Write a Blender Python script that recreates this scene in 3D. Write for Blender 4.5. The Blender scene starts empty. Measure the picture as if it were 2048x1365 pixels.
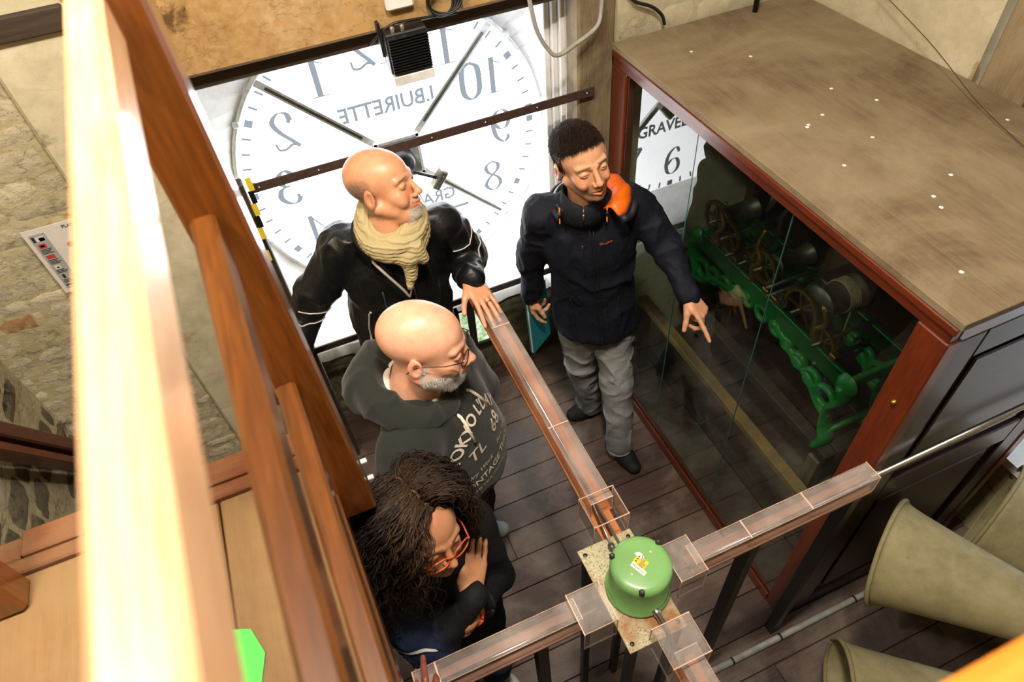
import bpy, bmesh, math, random
import numpy as np
from mathutils import Vector, Matrix
from mathutils.bvhtree import BVHTree
SC = bpy.context.scene
COL = SC.collection
PI = math.pi
random.seed(7); np.random.seed(7)

# ---------------------------------------------------------------- camera, world, light, exposure
CAM_H = 2.85
cam_d = bpy.data.cameras.new('camera'); cam = bpy.data.objects.new('camera', cam_d); COL.objects.link(cam)
cam.matrix_world = Matrix(((0.91827, 0.33472, -0.21153, 0), (-0.38949, 0.66748, -0.63463, 0), (-0.07123, 0.66515, 0.74330, CAM_H), (0, 0, 0, 1)))
cam_d.sensor_width = 36; cam_d.lens = 23.74; cam_d.clip_start = 0.02
cam_d.dof.use_dof = True; cam_d.dof.focus_distance = 2.1; cam_d.dof.aperture_fstop = 4.5
SC.camera = cam
world = bpy.data.worlds.new('world'); SC.world = world; world.use_nodes = True
world.node_tree.nodes['Background'].inputs[0].default_value = (0.75, 0.85, 1, 1)
world.node_tree.nodes['Background'].inputs[1].default_value = 1.0
vs = SC.view_settings
vs.view_transform = 'Standard'; vs.look = 'None'; vs.exposure = 0.30; vs.gamma = 1; vs.use_curve_mapping = False
SC.cycles.max_bounces = 7; SC.cycles.diffuse_bounces = 3; SC.cycles.glossy_bounces = 3
SC.cycles.transparent_max_bounces = 24; SC.cycles.transmission_bounces = 4
SC.cycles.caustics_reflective = False; SC.cycles.caustics_refractive = False
SC.cycles.use_denoising = True; SC.cycles.sample_clamp_indirect = 6
def area(name, loc, aim, size, power, col, spread=180):
    d = bpy.data.lights.new(name, 'AREA'); d.shape = 'DISK'; d.size = size; d.energy = power; d.color = col
    d.spread = math.radians(spread)
    o = bpy.data.objects.new(name, d); COL.objects.link(o); o.location = loc
    o.rotation_euler = (Vector(aim) - Vector(loc)).to_track_quat('-Z', 'Y').to_euler()
    return o
L_CEIL = area('ceiling_lamp_light', (0.30, 0.55, 3.80), (0.35, 1.35, 0.8), 0.34, 175, (1.0, 0.89, 0.77))
L_BACK = area('stair_lamp_light', (-0.75, 0.55, 3.78), (-0.72, 1.85, 1.0), 0.22, 165, (1.0, 0.86, 0.68))
DIAL_POWER = 6.0
SIDE_DIAL_POWER = 1.3

# ---------------------------------------------------------------- helpers
ORG = {}
def W(p):
    return ORG.get(p.name, np.zeros(3)) if p is not None else np.zeros(3)
def tag(o, label=None, cat=None, group=None, kind=None):
    if label: o['label'] = label
    if cat: o['category'] = cat
    if group: o['group'] = group
    if kind: o['kind'] = kind
    return o
def thing(name, loc, label=None, cat=None, group=None, kind=None):
    o = bpy.data.objects.new(name, None); COL.objects.link(o); o.location = loc; o.empty_display_size = 0.1
    ORG[o.name] = np.array(loc, float)
    return tag(o, label, cat, group, kind)
def mesh_obj(name, verts, faces, mat=None, parent=None, smooth=False, col=None):
    v = np.asarray(verts, float) - W(parent)
    me = bpy.data.meshes.new(name)
    if isinstance(faces, np.ndarray) and len(faces):
        n = faces.shape[1]
        me.vertices.add(len(v)); me.vertices.foreach_set('co', v.astype(np.float32).ravel())
        me.loops.add(faces.size); me.loops.foreach_set('vertex_index', faces.astype(np.int32).ravel())
        me.polygons.add(len(faces)); me.polygons.foreach_set('loop_start', np.arange(0, faces.size, n, dtype=np.int32))
        me.update(calc_edges=True); me.validate()
    else:
        me.from_pydata([tuple(x) for x in v], [], [tuple(f) for f in faces]); me.update()
    if smooth:
        me.polygons.foreach_set('use_smooth', np.ones(len(me.polygons), bool))
    if col is not None:
        a = me.color_attributes.new('col', 'FLOAT_COLOR', 'POINT')
        c = np.ones((len(v), 4), np.float32); c[:, :3] = col
        a.data.foreach_set('color', c.ravel())
    if mat: me.materials.append(mat)
    o = bpy.data.objects.new(name, me); COL.objects.link(o)
    if parent is not None: o.parent = parent
    ORG[o.name] = W(parent)
    return o
def join(parts):
    V = []; F = []; n = 0
    for v, f in parts:
        V += [tuple(x) for x in v]; F += [tuple(i + n for i in q) for q in f]; n += len(v)
    return V, F
def box_vf(lo, hi, b=0.0):
    """box with optional chamfered edges"""
    lo = np.array(lo, float); hi = np.array(hi, float)
    lo, hi = np.minimum(lo, hi), np.maximum(lo, hi)
    if b <= 0:
        v = [(x, y, z) for x in (lo[0], hi[0]) for y in (lo[1], hi[1]) for z in (lo[2], hi[2])]
        return v, [(0, 1, 3, 2), (4, 6, 7, 5), (0, 4, 5, 1), (2, 3, 7, 6), (0, 2, 6, 4), (1, 5, 7, 3)]
    b = min(b, (hi - lo).min() * .45)
    v = []; idx = {}
    for sx in (0, 1):
        for sy in (0, 1):
            for sz in (0, 1):
                s = (sx, sy, sz)
                for a in range(3):
                    p = [(hi[i] - b if s[i] else lo[i] + b) for i in range(3)]
                    p[a] = hi[a] if s[a] else lo[a]
                    idx[s, a] = len(v); v.append(tuple(p))
    f = []
    for a in range(3):
        o1, o2 = [i for i in range(3) if i != a]
        for sa in (0, 1):
            q = []
            for (p1, p2) in ((0, 0), (1, 0), (1, 1), (0, 1)):
                s = [0, 0, 0]; s[a] = sa; s[o1] = p1; s[o2] = p2
                q.append(idx[tuple(s), a])
            f.append(q if (sa == 1) == (a != 1) else q[::-1])
        for p1 in (0, 1):
            for p2 in (0, 1):
                s0 = [0, 0, 0]; s1 = [0, 0, 0]; s1[a] = 1
                for s in (s0, s1): s[o1] = p1; s[o2] = p2
                s0 = tuple(s0); s1 = tuple(s1)
                f.append([idx[s0, o1], idx[s1, o1], idx[s1, o2], idx[s0, o2]])
    for sx in (0, 1):
        for sy in (0, 1):
            for sz in (0, 1):
                f.append([idx[(sx, sy, sz), a] for a in range(3)])
    return v, f
def fixn(o):
    bm = bmesh.new(); bm.from_mesh(o.data); bmesh.ops.recalc_face_normals(bm, faces=bm.faces); bm.to_mesh(o.data); bm.free()
    return o
def box(name, lo, hi, mat, parent=None, b=0.0):
    v, f = box_vf(lo, hi, b)
    o = mesh_obj(name, v, f, mat, parent)
    return fixn(o)
def xform(v, M):
    M = np.array(M); v = np.asarray(v, float)
    return v @ M[:3, :3].T + M[:3, 3]
def frame_of(d, up=(0, 0, 1)):
    d = np.array(d, float); d /= np.linalg.norm(d); up = np.array(up, float)
    if abs(d @ up) > .98: up = np.array((0, 1., 0)) if abs(d[1]) < .9 else np.array((1., 0, 0))
    s = np.cross(up, d); s /= np.linalg.norm(s); u = np.cross(d, s)
    return s, u, d
def tube_vf(pts, r, n=8, cap=True, flat=1.0):
    P = np.array(pts, float); m = len(P); r = np.full(m, r) if np.isscalar(r) else np.array(r, float)
    T = np.gradient(P, axis=0) if m > 2 else np.array([P[1] - P[0]] * 2)
    T /= np.linalg.norm(T, axis=1)[:, None] + 1e-12
    s, u, _ = frame_of(T[0]); V = []
    for i in range(m):
        s = s - (s @ T[i]) * T[i]; s /= np.linalg.norm(s) + 1e-12; u = np.cross(T[i], s)
        for k in range(n):
            a = 2 * PI * k / n
            V.append(P[i] + r[i] * (math.cos(a) * s + flat * math.sin(a) * u))
    F = [(i * n + k, i * n + (k + 1) % n, (i + 1) * n + (k + 1) % n, (i + 1) * n + k) for i in range(m - 1) for k in range(n)]
    if cap: F += [tuple(range(n))[::-1], tuple((m - 1) * n + k for k in range(n))]
    return V, F
def tube(name, pts, r, mat, parent=None, n=8, smooth=True, cap=True, flat=1.0):
    v, f = tube_vf(pts, r, n, cap, flat)
    return mesh_obj(name, v, f, mat, parent, smooth)
def beam_vf(a, b_, w, h, up=(0, 0, 1), ch=0.0):
    """square bar from a to b, w wide across, h along up"""
    a = np.array(a, float); b_ = np.array(b_, float); s, u, d = frame_of(b_ - a, up); L = np.linalg.norm(b_ - a)
    v, f = box_vf((-w / 2, -h / 2, 0), (w / 2, h / 2, L), ch)
    return [a + p[0] * s + p[1] * u + p[2] * d for p in v], f
def beam(name, a, b_, w, h, mat, parent=None, up=(0, 0, 1), ch=0.0):
    v, f = beam_vf(a, b_, w, h, up, ch)
    return fixn(mesh_obj(name, v, f, mat, parent))
def lathe_vf(prof, c, axis=(0, 0, 1), n=24, closed=False):
    s, u, d = frame_of(axis); c = np.array(c, float); V = []
    for (r, z) in prof:
        for k in range(n):
            a = 2 * PI * k / n
            V.append(c + d * z + r * (math.cos(a) * s + math.sin(a) * u))
    m = len(prof)
    F = [(i * n + k, i * n + (k + 1) % n, (i + 1) * n + (k + 1) % n, (i + 1) * n + k) for i in range(m - 1) for k in range(n)]
    if closed: F += [((m - 1) * n + k, (m - 1) * n + (k + 1) % n, (k + 1) % n, k) for k in range(n)]
    return V, F
def lathe(name, prof, c, mat, parent=None, axis=(0, 0, 1), n=24, smooth=True, closed=False):
    v, f = lathe_vf(prof, c, axis, n, closed)
    o = fixn(mesh_obj(name, v, f, mat, parent, smooth))
    return o
def lin(h):
    h = h.lstrip('#'); c = [int(h[i:i + 2], 16) / 255 for i in (0, 2, 4)]
    return tuple(x / 12.92 if x <= .04045 else ((x + .055) / 1.055) ** 2.4 for x in c)

# ---------------------------------------------------------------- materials
def nt_of(name):
    m = bpy.data.materials.new(name); m.use_nodes = True
    nt = m.node_tree; return m, nt, nt.nodes['Principled BSDF']
def N(nt, t, **kw):
    n = nt.nodes.new(t)
    for k, v in kw.items():
        if k in n.inputs: n.inputs[k].default_value = v
        else: setattr(n, k, v)
    return n
def mapping(nt, scale=(1, 1, 1), rot=(0, 0, 0), rnd=True):
    tc = N(nt, 'ShaderNodeTexCoord'); mp = N(nt, 'ShaderNodeMapping')
    mp.inputs['Scale'].default_value = scale; mp.inputs['Rotation'].default_value = rot
    if rnd:
        oi = N(nt, 'ShaderNodeObjectInfo'); mu = N(nt, 'ShaderNodeVectorMath', operation='SCALE'); mu.inputs[0].default_value = (13, 7, 11)
        nt.links.new(oi.outputs['Random'], mu.inputs['Scale'])
        ad = N(nt, 'ShaderNodeVectorMath', operation='ADD')
        nt.links.new(tc.outputs['Object'], ad.inputs[0]); nt.links.new(mu.outputs[0], ad.inputs[1])
        nt.links.new(ad.outputs[0], mp.inputs[0])
    else:
        nt.links.new(tc.outputs['Object'], mp.inputs[0])
    return mp
def ramp(nt, src, stops):
    r = N(nt, 'ShaderNodeValToRGB'); e = r.color_ramp.elements
    while len(e) < len(stops): e.new(0.5)
    for el, (p, c) in zip(e, stops): el.position = p; el.color = (*c, 1) if len(c) == 3 else c
    nt.links.new(src, r.inputs[0]); return r
def mix(nt, fac, a, b_, mode='MIX'):
    m = N(nt, 'ShaderNodeMix', data_type='RGBA', blend_type=mode)
    for s, i in ((fac, 0), (a, 6), (b_, 7)):
        if hasattr(s, 'is_output'): nt.links.new(s, m.inputs[i])
        else: m.inputs[i].default_value = s if i == 0 else (*s, 1)
    return m.outputs[2]
def noise(nt, vec, scale, detail=4, rough=.6, dist=0.0):
    n = N(nt, 'ShaderNodeTexNoise', Scale=scale, Detail=detail, Roughness=rough, Distortion=dist)
    if vec is not None: nt.links.new(vec, n.inputs['Vector'])
    return n.outputs[0]
def bump(nt, bs, h, strength=.3, dist=.01, prev=None):
    b = N(nt, 'ShaderNodeBump', Strength=strength, Distance=dist); nt.links.new(h, b.inputs['Height'])
    if prev is not None: nt.links.new(prev, b.inputs['Normal'])
    nt.links.new(b.outputs[0], bs.inputs['Normal']); return b.outputs[0]
def plain(name, c, rough=.5, metal=0, nscale=40, var=.15, bstr=.1, bdist=.002, spec=.5, coat=0, stretch=(1, 1, 1), emit=0):
    m, nt, bs = nt_of(name); mp = mapping(nt, stretch)
    nz = noise(nt, mp.outputs[0], nscale, 5)
    lo = tuple(x * (1 - var) for x in c); hi = tuple(min(1, x * (1 + var)) for x in c)
    r = ramp(nt, nz, [(.3, lo), (.7, hi)]); nt.links.new(r.outputs[0], bs.inputs['Base Color'])
    bs.inputs['Roughness'].default_value = rough; bs.inputs['Metallic'].default_value = metal
    bs.inputs['Specular IOR Level'].default_value = spec; bs.inputs['Coat Weight'].default_value = coat
    bs.inputs['Coat Roughness'].default_value = .15
    if bstr: bump(nt, bs, nz, bstr, bdist)
    if emit:
        nt.links.new(r.outputs[0], bs.inputs['Emission Color']); bs.inputs['Emission Strength'].default_value = emit
    return m
def wood(name, dark, light, axis=1, rough=.4, fine=1.0, bstr=.15, coat=0.0, dust=None, dustamt=.5, vary=.25, spec=.5):
    """procedural timber, grain along axis; dust = colour of settled dirt in patches"""
    m, nt, bs = nt_of(name); sc = [14 * fine] * 3; sc[axis] = 1.1 * fine
    mp = mapping(nt, sc)
    g1 = noise(nt, mp.outputs[0], 3.0, 6, .65, .6)
    mp2 = mapping(nt, [s * 6 for s in sc]); g2 = noise(nt, mp2.outputs[0], 3.0, 3, .6)
    c1 = ramp(nt, g1, [(.28, dark), (.72, light)]).outputs[0]
    c2 = mix(nt, .35, c1, ramp(nt, g2, [(.35, dark), (.65, light)]).outputs[0])
    oi = N(nt, 'ShaderNodeObjectInfo')
    tone = ramp(nt, oi.outputs['Random'], [(0, (1 - vary,) * 3), (1, (1 + vary * .6,) * 3)]).outputs[0]
    c3 = mix(nt, 1.0, c2, tone, 'MULTIPLY')
    if dust:
        mpd = mapping(nt, (1, 1, 1), rnd=False)
        d1 = noise(nt, mpd.outputs[0], 2.6, 8, .68, .5)
        dm = ramp(nt, d1, [(.5 - dustamt * .3, (0,) * 3), (.85 - dustamt * .3, (1,) * 3)]).outputs[0]
        c3 = mix(nt, dm, c3, dust)
        rr = ramp(nt, dm, [(0, (rough,) * 3), (1, (.85,) * 3)]).outputs[0]
        nt.links.new(rr, bs.inputs['Roughness'])
    else: bs.inputs['Roughness'].default_value = rough
    nt.links.new(c3, bs.inputs['Base Color'])
    bs.inputs['Specular IOR Level'].default_value = spec
    bs.inputs['Coat Weight'].default_value = coat; bs.inputs['Coat Roughness'].default_value = .12
    bump(nt, bs, g2, bstr, .002)
    return m
def stone_mat(name, cols, scale=3.0, bstr=.7, bdist=.012, patches=None, rough=.9, crack=0.0):
    m, nt, bs = nt_of(name); mp = mapping(nt, (1, 1, 1), rnd=False); mr = mapping(nt)
    n1 = noise(nt, mp.outputs[0], scale, 8, .62, .4); n2 = noise(nt, mp.outputs[0], scale * 9, 8, .7)
    n3 = noise(nt, mp.outputs[0], scale * .45, 4, .6, .3)
    c = ramp(nt, n1, [(.3, cols[0]), (.5, cols[1]), (.7, cols[2])]).outputs[0]
    c = mix(nt, .45, c, ramp(nt, n2, [(.3, cols[0]), (.7, cols[2])]).outputs[0])
    oi = N(nt, 'ShaderNodeObjectInfo')
    c = mix(nt, 1.0, c, ramp(nt, oi.outputs['Random'], [(0, (.86,) * 3), (1, (1.08,) * 3)]).outputs[0], 'MULTIPLY')
    if patches:
        for k, (pc, th, sc_) in enumerate(patches):
            pn = noise(nt, mapping(nt, (1, 1, 1 + .6 * k), (k, k * 2, 0), rnd=False).outputs[0], sc_, 6, .65, .5)
            pm = ramp(nt, pn, [(th, (0,) * 3), (th + .05, (1,) * 3)]).outputs[0]
            c = mix(nt, pm, c, pc)
    if crack:
        for q, (s_, w_) in enumerate(((2.0, .006), (5.5, .006))):
            cn = noise(nt, mapping(nt, (1, 1, 2.2), (q, 0, q), rnd=False).outputs[0], s_ * scale / 3, 6, .55, .15)
            cm = ramp(nt, cn, [(.5 - w_ * 1.6, (0,) * 3), (.5, (crack,) * 3), (.5 + w_ * 1.6, (0,) * 3)]).outputs[0]
            c = mix(nt, cm, c, lin('4a4030'))
    nt.links.new(c, bs.inputs['Base Color']); bs.inputs['Roughness'].default_value = rough
    bs.inputs['Specular IOR Level'].default_value = .2
    b1 = bump(nt, bs, n1, bstr, bdist * 1.5); bump(nt, bs, n2, bstr, bdist * .5, b1)
    return m
def emit_mat(name, c, s):
    m, nt, bs = nt_of(name); nt.nodes.remove(bs); e = N(nt, 'ShaderNodeEmission', Strength=s); e.inputs[0].default_value = (*c, 1)
    nt.links.new(e.outputs[0], nt.nodes['Material Output'].inputs[0]); return m
def clear_mat(name, tint=(.95, .97, .97), haze=.08, hazec=(.8, .75, .7), ior=1.45, rough=.03, boost=1.0):
    """thin clear sheet: see-through, mirror by fresnel, a little dusty haze"""
    m, nt, bs = nt_of(name); nt.nodes.remove(bs)
    tr = N(nt, 'ShaderNodeBsdfTransparent'); tr.inputs[0].default_value = (*tint, 1)
    gl = N(nt, 'ShaderNodeBsdfGlossy', Roughness=rough); df = N(nt, 'ShaderNodeBsdfDiffuse'); df.inputs[0].default_value = (*hazec, 1)
    fr = N(nt, 'ShaderNodeFresnel', IOR=ior); mu = N(nt, 'ShaderNodeMath', operation='MULTIPLY'); mu.inputs[1].default_value = boost; mu.use_clamp = True
    ge = N(nt, 'ShaderNodeNewGeometry'); bf = N(nt, 'ShaderNodeMath', operation='SUBTRACT'); bf.inputs[0].default_value = 1; nt.links.new(ge.outputs['Backfacing'], bf.inputs[1])
    fm = N(nt, 'ShaderNodeMath', operation='MULTIPLY'); nt.links.new(fr.outputs[0], fm.inputs[0]); nt.links.new(bf.outputs[0], fm.inputs[1])
    nt.links.new(fm.outputs[0], mu.inputs[0])
    nz = noise(nt, mapping(nt, rnd=False).outputs[0], 9, 7, .7); hz = ramp(nt, nz, [(.3, (haze * .3,) * 3), (.75, (haze * 1.8,) * 3)])
    m1 = N(nt, 'ShaderNodeMixShader'); nt.links.new(hz.outputs[0], m1.inputs[0]); nt.links.new(tr.outputs[0], m1.inputs[1]); nt.links.new(df.outputs[0], m1.inputs[2])
    m2 = N(nt, 'ShaderNodeMixShader'); nt.links.new(mu.outputs[0], m2.inputs[0]); nt.links.new(m1.outputs[0], m2.inputs[1]); nt.links.new(gl.outputs[0], m2.inputs[2])
    nt.links.new(m2.outputs[0], nt.nodes['Material Output'].inputs[0]); return m
M = {}
M['mortar'] = stone_mat('lime_mortar', [lin('a0956f'), lin('bfb491'), lin('d3c9a8')], 3, .9, .014, [(lin('6d6350'), .64, 3.2)], crack=.5)
M['stone'] = stone_mat('pale_rubble_stone', [lin('a0957a'), lin('c3b99c'), lin('dbd2b6')], 4, 1.0, .018, [(lin('7d745c'), .66, 3.5), (lin('c8ab74'), .66, 5.0)], crack=.45)
M['redbrick'] = stone_mat('worn_red_brick', [lin('8a6244'), lin('a87a52'), lin('bd9c70')], 6, .8, .01, [(lin('bcae8c'), .48, 7.0)])
M['greystone'] = stone_mat('grey_damp_stone', [lin('4a4334'), lin('6f6752'), lin('958b72')], 5, .9, .014, [(lin('37332b'), .60, 4.0)], crack=.6)
M['plaster'] = stone_mat('yellowed_wall_plaster', [lin('a39a7e'), lin('c2b99c'), lin('d6ceb4')], 2.2, .5, .01, [(lin('a89672'), .60, 5.0), (lin('8d836c'), .66, 3.0)], crack=.10)
M['white_plaster'] = stone_mat('whitewashed_plaster', [lin('dfe1e3'), lin('eeefef'), lin('f6f7f7')], 5, .35, .008, [(lin('b4b3ad'), .70, 6.0)])
M['oldwood_x'] = wood('weathered_timber', lin('8a6a3c'), lin('b8935a'), 0, .75, .3, .3, dust=lin('6a5434'), dustamt=.35)
M['beamwood'] = stone_mat('stained_beam_wood', [lin('7d5c34'), lin('ad8750'), lin('cdb083')], 3.2, .25, .006, [(lin('5f4728'), .60, 4.0), (lin('b5905c'), .55, 9.0)], .75, crack=.4)
M['oldwood_z'] = wood('weathered_post_wood', lin('4a3c2b'), lin('8d7a5e'), 2, .8, .6, .5, dust=lin('a89878'), dustamt=.3)
M['darkwood'] = wood('dark_old_timber', lin('1f1812'), lin('4a3b2c'), 0, .7, .8, .3)
M['floor'] = wood('dark_brown_floor_plank', lin('2b1d16'), lin('5a453a'), 0, .42, .9, .25, dust=lin('85786a'), dustamt=.20, vary=.3)
M['mahog_y'] = wood('red_mahogany_along_y', lin('431808'), lin('742f10'), 1, .38, .8, .12, coat=.12)
M['mahog_x'] = wood('red_mahogany_along_x', lin('3f160b'), lin('70301a'), 0, .32, .8, .12, coat=.35)
M['mahog_z'] = wood('red_mahogany_upright', lin('431808'), lin('742f10'), 2, .38, .8, .12, coat=.08)
M['panel_x'] = wood('dark_mahogany_panel', lin('22110e'), lin('3c201b'), 0, .42, .8, .12, coat=.12)
M['dusty_top'] = wood('dust_covered_case_board', lin('4f3f30'), lin('78674f'), 1, .8, .6, .2, dust=lin('8f8268'), dustamt=.6, vary=.08, spec=.2)
M['rail_y'] = wood('varnished_rail_wood', lin('381b09'), lin('653a12'), 1, .3, .6, .1, coat=.6, vary=.05)
M['handrail_y'] = wood('light_orange_handrail', lin('c08c5e'), lin('eac29a'), 1, .35, .7, .1, coat=.4, vary=.05)
M['newel'] = wood('varnished_newel_wood', lin('4a2408'), lin('8a4c14'), 2, .3, .6, .1, coat=.7, vary=.05)
M['orange_x'] = wood('orange_varnished_rail', lin('b06418'), lin('d98c30'), 0, .35, .7, .1, coat=.4, vary=.05)
M['plank_lt'] = wood('worn_landing_plank', lin('5a2c12'), lin('85502e'), 0, .5, .8, .2, dust=lin('8f7252'), dustamt=.3)
M['ply'] = wood('tan_landing_board', lin('6f4f2c'), lin('8d6840'), 1, .6, .35, .15, dust=lin('8f7750'), dustamt=.5, vary=.06)
M['ch_wood'] = wood('channel_base_wood', lin('9a5226'), lin('cf8148'), 1, .5, .8, .1, vary=.1)
M['ch_wood_x'] = wood('channel_base_wood_x', lin('74493a'), lin('a3755c'), 0, .5, .8, .1, vary=.1)
M['plexi'] = clear_mat('clear_acrylic_sheet', (.96, .95, .94), .12, (.86, .78, .74), 1.38, .05, .8)
M['plexi_edge'] = plain('frosted_acrylic_edge', lin('d9b8a6'), .35, 0, 60, .15, .05, spec=.6)
M['glass'] = clear_mat('case_glass', (.85, .90, .87), .004, (.3, .32, .3), 1.5, .0, 1.4)
M['steel'] = plain('bright_steel', (.55, .55, .56), .28, 1, 80, .1, .02)
M['iron'] = plain('rusty_flat_iron', lin('4d3a33'), .6, .3, 50, .3, .2)
M['blackiron'] = plain('black_painted_steel', lin('17181b'), .42, 0, 60, .2, .05)
M['rim'] = plain('grey_dial_rim_metal', lin('dfe3e4'), .5, .2, 40, .2, .1)
M['greypipe'] = plain('grey_conduit', lin('9b9a93'), .5, 0, 30, .2, .1)
M['horn'] = stone_mat('dusty_khaki_horn_paint', [lin('6d6647'), lin('8b8260'), lin('9f9774')], 3, .15, .002, [(lin('74512c'), .70, 5.0), (lin('3c3a28'), .67, 2.6)], .6)
M['green_motor'] = plain('green_enamel', lin('74a562'), .3, 0, 30, .06, .02, coat=.15)
M['green_iron'] = plain('dark_green_cast_iron', lin('1f8038'), .4, 0, 40, .2, .1)
M['brass'] = plain('aged_brass', lin('9a7c3c'), .35, .9, 40, .25, .05)
M['dull_steel'] = plain('dull_iron', lin('6f6c60'), .45, .8, 40, .25, .05)
M['rope'] = plain('wound_wire_rope', lin('a09878'), .6, .3, 90, .3, .2)
M['black_plastic'] = plain('black_plastic', lin('121314'), .45, 0, 60, .2, .02)
M['white_plastic'] = plain('white_plastic', lin('dfe0dc'), .4, 0, 60, .05, .02)
M['paper'] = plain('printed_white_sheet', lin('cfcbc4'), .5, 0, 30, .04, 0)
M['ink'] = plain('black_print', lin('26262a'), .6, 0, 30, .1, 0)
M['greyprint'] = plain('grey_print', lin('9b9c9b'), .6, 0, 30, .05, 0)
M['redprint'] = plain('red_print', lin('b03a3a'), .6, 0, 30, .05, 0)
M['yellow'] = plain('yellow_label', lin('ddc02a'), .5, 0, 30, .05, 0)
M['neon'] = plain('bright_green_sheet', lin('52e05a'), .6, 0, 30, .05, 0)
M['teal'] = plain('teal_folder_card', lin('0f7f86'), .5, 0, 30, .08, 0)
M['dial'] = emit_mat('backlit_milk_glass', (.96, .975, 1.0), DIAL_POWER)
M['dial_side'] = emit_mat('backlit_milk_glass_far', (.90, .95, 1.0), SIDE_DIAL_POWER)
M['numeral'] = emit_mat('numeral_paint_backlit', (.30, .34, .38), 1.0)
M['lamp'] = emit_mat('lit_lamp_glass', (1, .85, .65), 8.0)
def rusty_plate():
    m, nt, bs = nt_of('rust_speckled_plate'); mp = mapping(nt, rnd=False)
    n1 = noise(nt, mp.outputs[0], 5, 6, .6); n2 = noise(nt, mp.outputs[0], 260, 3, .6)
    c = ramp(nt, n2, [(.36, lin('6d4a28')), (.43, lin('aaa684')), (.7, lin('bdb998'))]).outputs[0]
    c = mix(nt, ramp(nt, n1, [(.48, (0,) * 3), (.62, (1,) * 3)]).outputs[0], c, lin('8a5622'))
    nt.links.new(c, bs.inputs['Base Color']); bs.inputs['Roughness'].default_value = .6; bump(nt, bs, n2, .2, .001); return m
M['rustplate'] = rusty_plate()
def vcol_mat(name, rough=.6, nscale=200, bstr=.1, bdist=.001, sss=0, spec=.4, coat=0, var=.1, sheen=0, wr=0, rnoise=0):
    m, nt, bs = nt_of(name); at = N(nt, 'ShaderNodeAttribute', attribute_name='col')
    mp = mapping(nt, rnd=False); nz = noise(nt, mp.outputs[0], nscale, 3)
    t = ramp(nt, nz, [(.3, (1 - var,) * 3), (.7, (1 + var,) * 3)]).outputs[0]
    nt.links.new(mix(nt, 1.0, at.outputs['Color'], t, 'MULTIPLY'), bs.inputs['Base Color'])
    bs.inputs['Roughness'].default_value = rough; bs.inputs['Specular IOR Level'].default_value = spec
    bs.inputs['Coat Weight'].default_value = coat; bs.inputs['Sheen Weight'].default_value = sheen
    if sss:
        bs.inputs['Subsurface Weight'].default_value = sss; bs.inputs['Subsurface Radius'].default_value = (.012, .004, .002)
        bs.inputs['Subsurface Scale'].default_value = .6
    p = bump(nt, bs, nz, bstr, bdist)
    if wr:
        w = noise(nt, mp.outputs[0], 14, 5, .6, 1.2); bump(nt, bs, w, wr, .02, p)
    return m
M['skin'] = vcol_mat('skin', .40, 350, .2, .001, .10, .45, coat=.05)
M['nylon'] = vcol_mat('shiny_nylon_cloth', .42, 60, .05, .001, spec=.45, wr=.25)
M['softshell'] = vcol_mat('matt_jacket_cloth', .75, 500, .1, .0006, spec=.25, wr=.35)
M['fleece'] = vcol_mat('brushed_sweat_cloth', .9, 700, .4, .001, spec=.15, sheen=.15, var=.25, wr=.2)
M['denim'] = vcol_mat('washed_grey_denim', .85, 600, .3, .0008, spec=.2, var=.2, wr=.35)
M['scarf'] = vcol_mat('crinkled_cotton', .9, 300, .3, .001, spec=.1, var=.1)
M['hairm'] = vcol_mat('hair', .55, 300, .1, .0005, spec=.3, var=.2)
M['shoe'] = vcol_mat('shoe_cloth', .7, 300, .2, .001, spec=.3)
M['glass_edge'] = plain('green_glass_edge', lin('3c6664'), .3, nscale=30, var=.1, bstr=0)
# ================================================================= THE SETTING
rng = random.Random(11)
def struct(name, loc=(0, 0, 0)):
    return thing(name, loc, kind='structure')
# ---- floor of dark planks running left-right
floor = struct('floor')
box('subfloor', (-1.3, -1.3, -.05), (2.75, 2.85, -.012), M['darkwood'], floor)
y = -1.2; k = 0
while y < 2.32:
    w = .135 + rng.uniform(-.006, .006); x = -1.25 + rng.uniform(-.9, 0)
    while x < 2.7:
        L = rng.uniform(1.1, 1.9); x0 = max(x, -1.25); x1 = min(x + L, 2.7)
        if x1 - x0 > .05:
            dz = rng.uniform(-.0015, .0015)
            box('floorboard', (x0 + .001, y + .0015, -.012), (x1 - .001, y + w - .0015, 0 + dz), M['floor'], floor, .002)
        x += L
    y += w
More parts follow.
